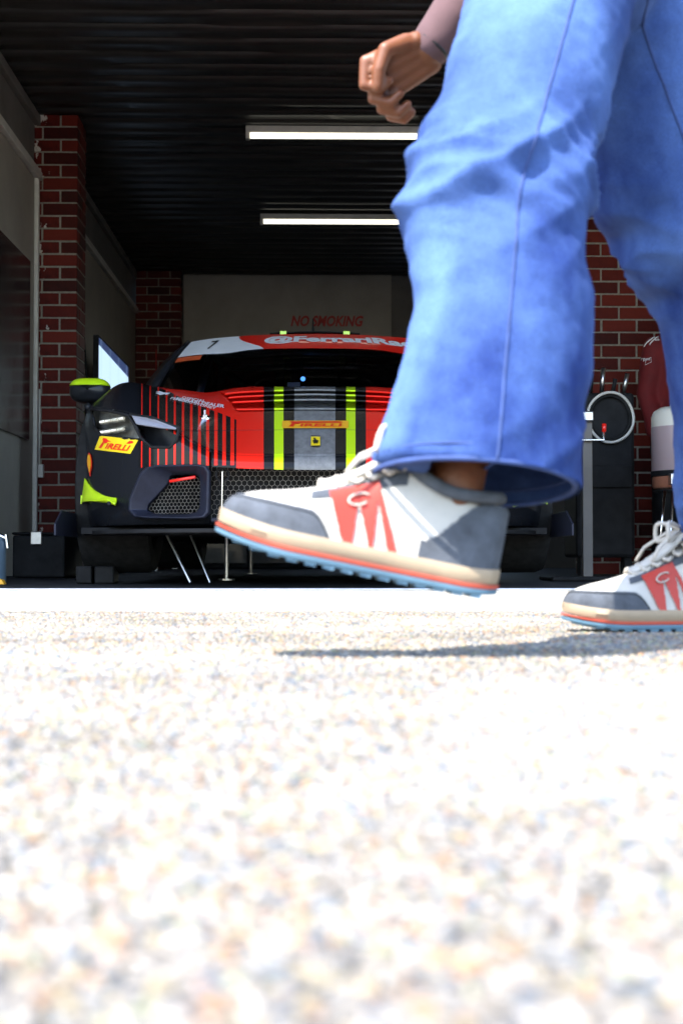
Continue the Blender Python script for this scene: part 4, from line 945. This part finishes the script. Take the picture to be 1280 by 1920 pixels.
# -- the walking person
wk = thing('person', 'person in blue jeans and white trainers striding past the camera', 'person', (.40, 2.1, 0), 'people')
YL, YR = 1.72, 2.32
hipL, hipR = Vector((.345, 1.97, .93)), Vector((.455, 2.17, .93))
kneeL, kneeR = at(912, 395, 1.78), Vector((.640, 2.26, .53))
ankL, ankR = at(845, 985, YL), Vector((.690, 2.32, .105))
j = MB()
hemL = at(845, 912, YL)
def loft(mb, pts, rads, n=28):
    P = [Vector(p) for p in pts]; tt = np.linspace(0, len(P) - 1, (len(P) - 1) * 6 + 1); ks = list(range(len(P)))
    q = [Vector([smooth_interp(t, ks, [p[i] for p in P]) for i in range(3)]) for t in tt]; rr = [smooth_interp(t, ks, rads) for t in tt]
    return mb.tube(q, rr, n)
loft(j, [hipL + Vector((.01, .02, .06)), hipL.lerp(kneeL, .35), hipL.lerp(kneeL, .75), kneeL + Vector((.004, 0, -.02)), kneeL.lerp(hemL, .35) + Vector((.035, 0, 0)), kneeL.lerp(hemL, .7) + Vector((.035, 0, 0)), hemL + Vector((.026, 0, .0))], [.115, .112, .106, .104, .112, .116, .122])
hemR = ankR + Vector((-.005, 0, .055))
loft(j, [hipR + Vector((0, -.01, .06)), hipR.lerp(kneeR, .35), hipR.lerp(kneeR, .75), kneeR, kneeR.lerp(hemR, .4) + Vector((.012, 0, 0)), hemR.lerp(kneeR, .2), hemR], [.115, .112, .104, .094, .092, .086, .088])
j.ball((.375, 2.07, .985), (.135, .185, .12), 28, 20); j.ball((.38, 2.07, 1.06), (.125, .17, .06), 28, 14)
v, nr, f = remesh(j, .006, 6)
dsp = np.zeros(len(v))
for i, p in enumerate(v):
    near_knee = math.exp(-((p[2] - .60) / .075) ** 2); hem = math.exp(-((p[2] - .20) / .12) ** 2); thigh = math.exp(-((p[2] - .84) / .1) ** 2)
    amp = .0020 + .019 * near_knee + .0045 * hem + .001 * thigh
    slant = p[0] * .5 + p[1] * .25
    q = noise.noise((p[0] * 3.0 + 7, p[1] * 3.0, (p[2] + slant * .7) * 15))
    r1 = 1 - 2.4 * abs(noise.noise((p[0] * 4 + 3, p[1] * 4, (p[2] - slant) * 15 + 9)))
    r2 = 1 - 2.4 * abs(noise.noise((p[0] * 6 + 13, p[1] * 6, (p[2] + slant * 1.2) * 27)))
    dsp[i] = amp * (q * 1.0 + .9 * max(-.8, r1) + .45 * max(-.8, r2)) + .0012 * noise.noise((p[0] * 40, p[1] * 40, p[2] * 60))
v = v + nr * dsp[:, None]
for hc_, kk in ((hemL + Vector((.026, 0, 0)), kneeL), (hemR, kneeR)):      # square-cut hems
    ax = np.array((Vector(kk) - hc_).normalized()); d_ = (v - np.array(hc_)) @ ax; near_ = np.linalg.norm(v - np.array(hc_), axis=1) < .22
    cut = (d_ < .004) & near_ ; v[cut] -= np.outer(d_[cut] - .004, ax)
    f = [q for q in f if not all(cut[i] for i in q)]                     # trouser legs are open at the bottom
je = solid_from(v, f).build('jeans', M['denim'], wk, smooth=True)
JV = BVHTree.FromPolygons([Vector(p) for p in v], f)
for (A_, B_, C_), off in (((hipL, kneeL, hemL), (.004, .026)), ((hipR, kneeR, hemR), (0, 0))):
    for d_ in (0,):
        pts = []
        for t in np.linspace(0.02, 1.985, 110):
            c_ = Vector(A_).lerp(Vector(B_), t) if t < 1 else Vector(B_).lerp(Vector(C_), t - 1); c_ = c_ + Vector((lerp(off[0], off[1], t / 2) + d_ + .012, 0, 0))
            h, n_, _, _ = JV.ray_cast(Vector((c_.x, c_.y - .5, c_.z)), Vector((0, 1, 0)))
            if h is not None: pts.append(h + Vector((0, -.0006, 0)))
        MB().tube(pts, .0018, 6).build('side_seam', M['seam'], je, smooth=True)
for hc_, rr_, kk in ((hemL + Vector((.026, 0, .004)), .122, kneeL), (hemR + Vector((0, 0, .004)), .088, kneeR)):
    ax = (Vector(kk) - hc_).normalized(); u_ = Vector((0, 1, 0)); u_ = (u_ - ax * u_.dot(ax)).normalized(); w_ = ax.cross(u_)
    pts = [hc_ + (u_ * math.cos(a) + w_ * math.sin(a)) * (rr_ * 1.0 + .001 * math.sin(3 * a + 1)) for a in np.linspace(0, 2 * math.pi, 49)[:-1]]
    MB().tube(pts, .0035, 8, closed=True).tube([p + ax * .018 for p in pts], .0018, 6, closed=True).build('hem', M['seam'], je, smooth=True)
b = MB(); S_ = Vector
handR = at(806, 92, 2.38)
limb(b, [(.37, 2.07, 1.0), (.33, 2.07, 1.2), (.29, 2.07, 1.38)], [.12, .125, .13]); limb(b, [(.29, 2.07, 1.40), (.26, 2.07, 1.56)], [.07, .055])
shR, shL = Vector((.29, 2.28, 1.42)), Vector((.29, 1.86, 1.42)); elR = Vector((.32, 2.36, 1.13)); elL = Vector((.52, 1.78, 1.15)); handL = Vector((.72, 1.76, .93))
limb(b, [shR, elR, handR], [.055, .043, .029]); limb(b, [shL, elL, handL], [.055, .043, .029]); limb(b, [shR, shL], [.06, .06])
fw = (at(722, 140, 2.38) - handR).normalized(); hand(b, handR, fw, Vector((-.6, -.5, .6)), Vector((.55, .0, -.83)), 1.3, 1.1)
hand(b, handL, (.5, 0, -.85), (-.6, .6, -.3), (-.2, .9, -.1), .6)
head(b, (.23, 2.07, 1.69), (-1, 0, 0))
for a_, b_, c_ in ((kneeL, ankL, 1), (kneeR, ankR, 1)): limb(b, [a_, Vector(a_).lerp(Vector(b_), .4), b_], [.05, .05, .031])
limb(b, [ankL, ankL + Vector((.01, 0, -.04))], [.030, .022]); limb(b, [ankR, ankR + Vector((0, 0, -.04))], [.030, .022]); limb(b, [hipL, kneeL], [.07, .05]); limb(b, [hipR, kneeR], [.07, .05]); limb(b, [hipL, hipR], [.05, .05])
v, nr, f = remesh(b, .0036, 2, .5); solid_from(v, f).build('body', M['skin'], wk, smooth=True)
t_ = MB(); limb(t_, [(.375, 2.07, 1.0), (.33, 2.07, 1.2), (.29, 2.07, 1.38)], [.142, .145, .15]); limb(t_, [shL, shR], [.085, .085]); limb(t_, [shL, elL, elL.lerp(handL, .93)], [.082, .064, .042]); limb(t_, [shR, elR, elR.lerp(handR, .93)], [.082, .064, .042]); t_.ball((.33, 2.07, 1.2), (.14, .19, .25)); t_.ball((.29, 2.07, 1.38), (.13, .21, .11))
v, nr, f = remesh(t_, .012, 5); v = v + nr * np.array([.006 * noise.noise(p * np.array((6, 6, 14))) for p in v])[:, None]; solid_from(v, f).build('shirt', M['shirt'], wk, smooth=True)
h_ = MB().ball((.245, 2.07, 1.725), (.093, .088, .10), 24, 16).ball((.285, 2.07, 1.68), (.06, .082, .08), 20, 14); v, nr, f = remesh(h_, .008, 3); v = v + nr * np.array([.004 * noise.noise(p * np.array((30, 30, 12))) for p in v])[:, None]; solid_from(v, f).build('hair', M['hair'], wk, smooth=True)
ax = (elR - handR).normalized(); wr_ = handR + ax * .012; u_ = ax.orthogonal().normalized(); w_ = ax.cross(u_)
for k, (d_, r_, mt) in enumerate(((.006, .0035, 'ink'), (.016, .002, 'yellow'))):
    MB().tube([handR + ax * d_ + (u_ * math.cos(a) + w_ * math.sin(a)) * .0335 for a in np.linspace(0, 2 * math.pi, 33)[:-1]], r_, 8, closed=True).build('wristband', M[mt], wk, smooth=True)
# shoes: toe towards -x
toe = at(1057, 1178, YR); o_ = wloc(wk)
make_shoe('shoe', wk, Matrix.Translation(Vector((toe.x, YR, .0042)) - o_) @ Matrix.Rotation(R(3), 4, 'Z') @ Matrix.Scale(1.05, 4))
heel = at(922, 1120, YL); pit = R(11.5)
Ms = Matrix.Translation(heel - o_) @ Matrix.Rotation(pit, 4, 'Y') @ Matrix.Scale(1.08, 4) @ Matrix.Translation(Vector((-SL, 0, -.004)))
make_shoe('shoe', wk, Ms)
# -- the mechanic in red
mc = thing('person', 'person in red jacket and black trousers standing by the brick wall', 'person', (2.25, 8.75, 0), 'people')
cx, cy = 2.27, 8.75
b = MB(); limb(b, [(cx, cy, 1.0), (cx, cy, 1.38)], [.12, .13]); limb(b, [(cx, cy, 1.4), (cx, cy - .01, 1.58)], [.06, .052])
sL, sR = Vector((cx - .16, cy, 1.42)), Vector((cx + .16, cy, 1.42)); eL, eR = Vector((cx - .215, cy - .01, 1.13)), Vector((cx + .215, cy - .01, 1.13)); wL, wR_ = Vector((cx - .19, cy - .10, .88)), Vector((cx + .19, cy - .10, .88))
for a_ in ((sL, eL, wL), (sR, eR, wR_)): limb(b, a_, [.05, .042, .028])
hand(b, wL, (.15, -.25, -.9), (.1, -.9, .1), (.9, .1, 0), .7); hand(b, wR_, (-.15, -.25, -.9), (-.1, -.9, .1), (-.9, .1, 0), .7)
head(b, (cx, cy - .02, 1.68), (-.3, -.95, 0))
for s in (-1, 1): limb(b, [(cx + s * .09, cy, .95), (cx + s * .10, cy, .52), (cx + s * .11, cy + .02, .1)], [.08, .055, .04])
v, nr, f = remesh(b, .0065, 3, .5); solid_from(v, f).build('body', M['skin'], mc, smooth=True)
M['jacket'] = Mat('red_jacket_cloth', rough=.8); M['jacket'].vary((.13, .004, .005), .25, 7, .3, 30, .004)
b = MB(); limb(b, [(cx, cy, .95), (cx, cy, 1.2), (cx, cy, 1.36)], [.155, .155, .15]); b.ball((cx, cy, 1.15), (.19, .13, .28)); b.ball((cx, cy, 1.37), (.21, .11, .11))
for a_ in ((sL, eL, wL.lerp(eL, .08)), (sR, eR, wR_.lerp(eR, .08))): limb(b, a_, [.078, .066, .052])
b.tube([(cx, cy, 1.44), (cx, cy - .01, 1.53)], [.085, .07], 20)
v, nr, f = remesh(b, .011, 5); v = v + nr * np.array([.009 * noise.noise(p * np.array((6, 6, 13))) for p in v])[:, None]; jk = solid_from(v, f); jko = jk.build('jacket', M['jacket'], mc, smooth=True)
b = MB()
for s in (-1, 1): limb(b, [(cx + s * .085, cy, .95), (cx + s * .10, cy, .52), (cx + s * .11, cy + .02, .11)], [.115, .085, .08])
b.ball((cx, cy, .97), (.17, .125, .12)); v, nr, f = remesh(b, .011, 5); v = v + nr * np.array([.008 * noise.noise(p * np.array((6, 6, 13))) for p in v])[:, None]; solid_from(v, f).build('trousers', M['black'], mc, smooth=True)
h_ = MB().ball((cx + .01, cy + .015, 1.71), (.088, .092, .10), 24, 16); v, nr, f = remesh(h_, .009, 3); solid_from(v, f).build('hair', M['hair'], mc, smooth=True)
for s in (-1, 1):
    b = MB(); b.ball((cx + s * .11, cy - .04, .05), (.05, .14, .042), 20, 12).ball((cx + s * .11, cy + .03, .07), (.045, .06, .06), 16, 12); v, nr, f = remesh(b, .008, 3); v[:, 2] = np.maximum(v[:, 2], .010); solid_from(v, f).build('boot', M['black'], mc, smooth=True)
JB = BVHTree.FromPolygons([Vector(p) for p in jk.v], jk.f)
def jproj(px, py, off=.004):
    d = ray(px, py).normalized(); h, nrm, _, _ = JB.ray_cast(Vector((0, 0, CAM_H)), d)
    if h is None: h, nrm, _, _ = JB.find_nearest(at(px, py, cy - .1))
    return h + (nrm if nrm.dot(d) < 0 else -nrm) * off
v, f = text_geo('rpm', .0, .1); map_geo(v, f, lambda a, b: jproj(lerp(1202, 1218, a), lerp(678, 672, b))).build('sleeve_lettering', M['white'], jko)
pb_ = [jproj(*q, .003) for q in ((1199, 680), (1220, 679), (1220, 670), (1199, 671))]; MB().tube(pb_, .0015, 6, closed=True).build('sleeve_badge', M['white'], jko)
for o0 in (0, 10): MB().tube([jproj(lerp(1207 + o0, 1232 + o0 * .6, t), lerp(650 - o0 * .3, 628, t ** .7), .002) for t in np.linspace(0, 1, 9)], .004, 6).build('piping', M['white'], jko, smooth=True)
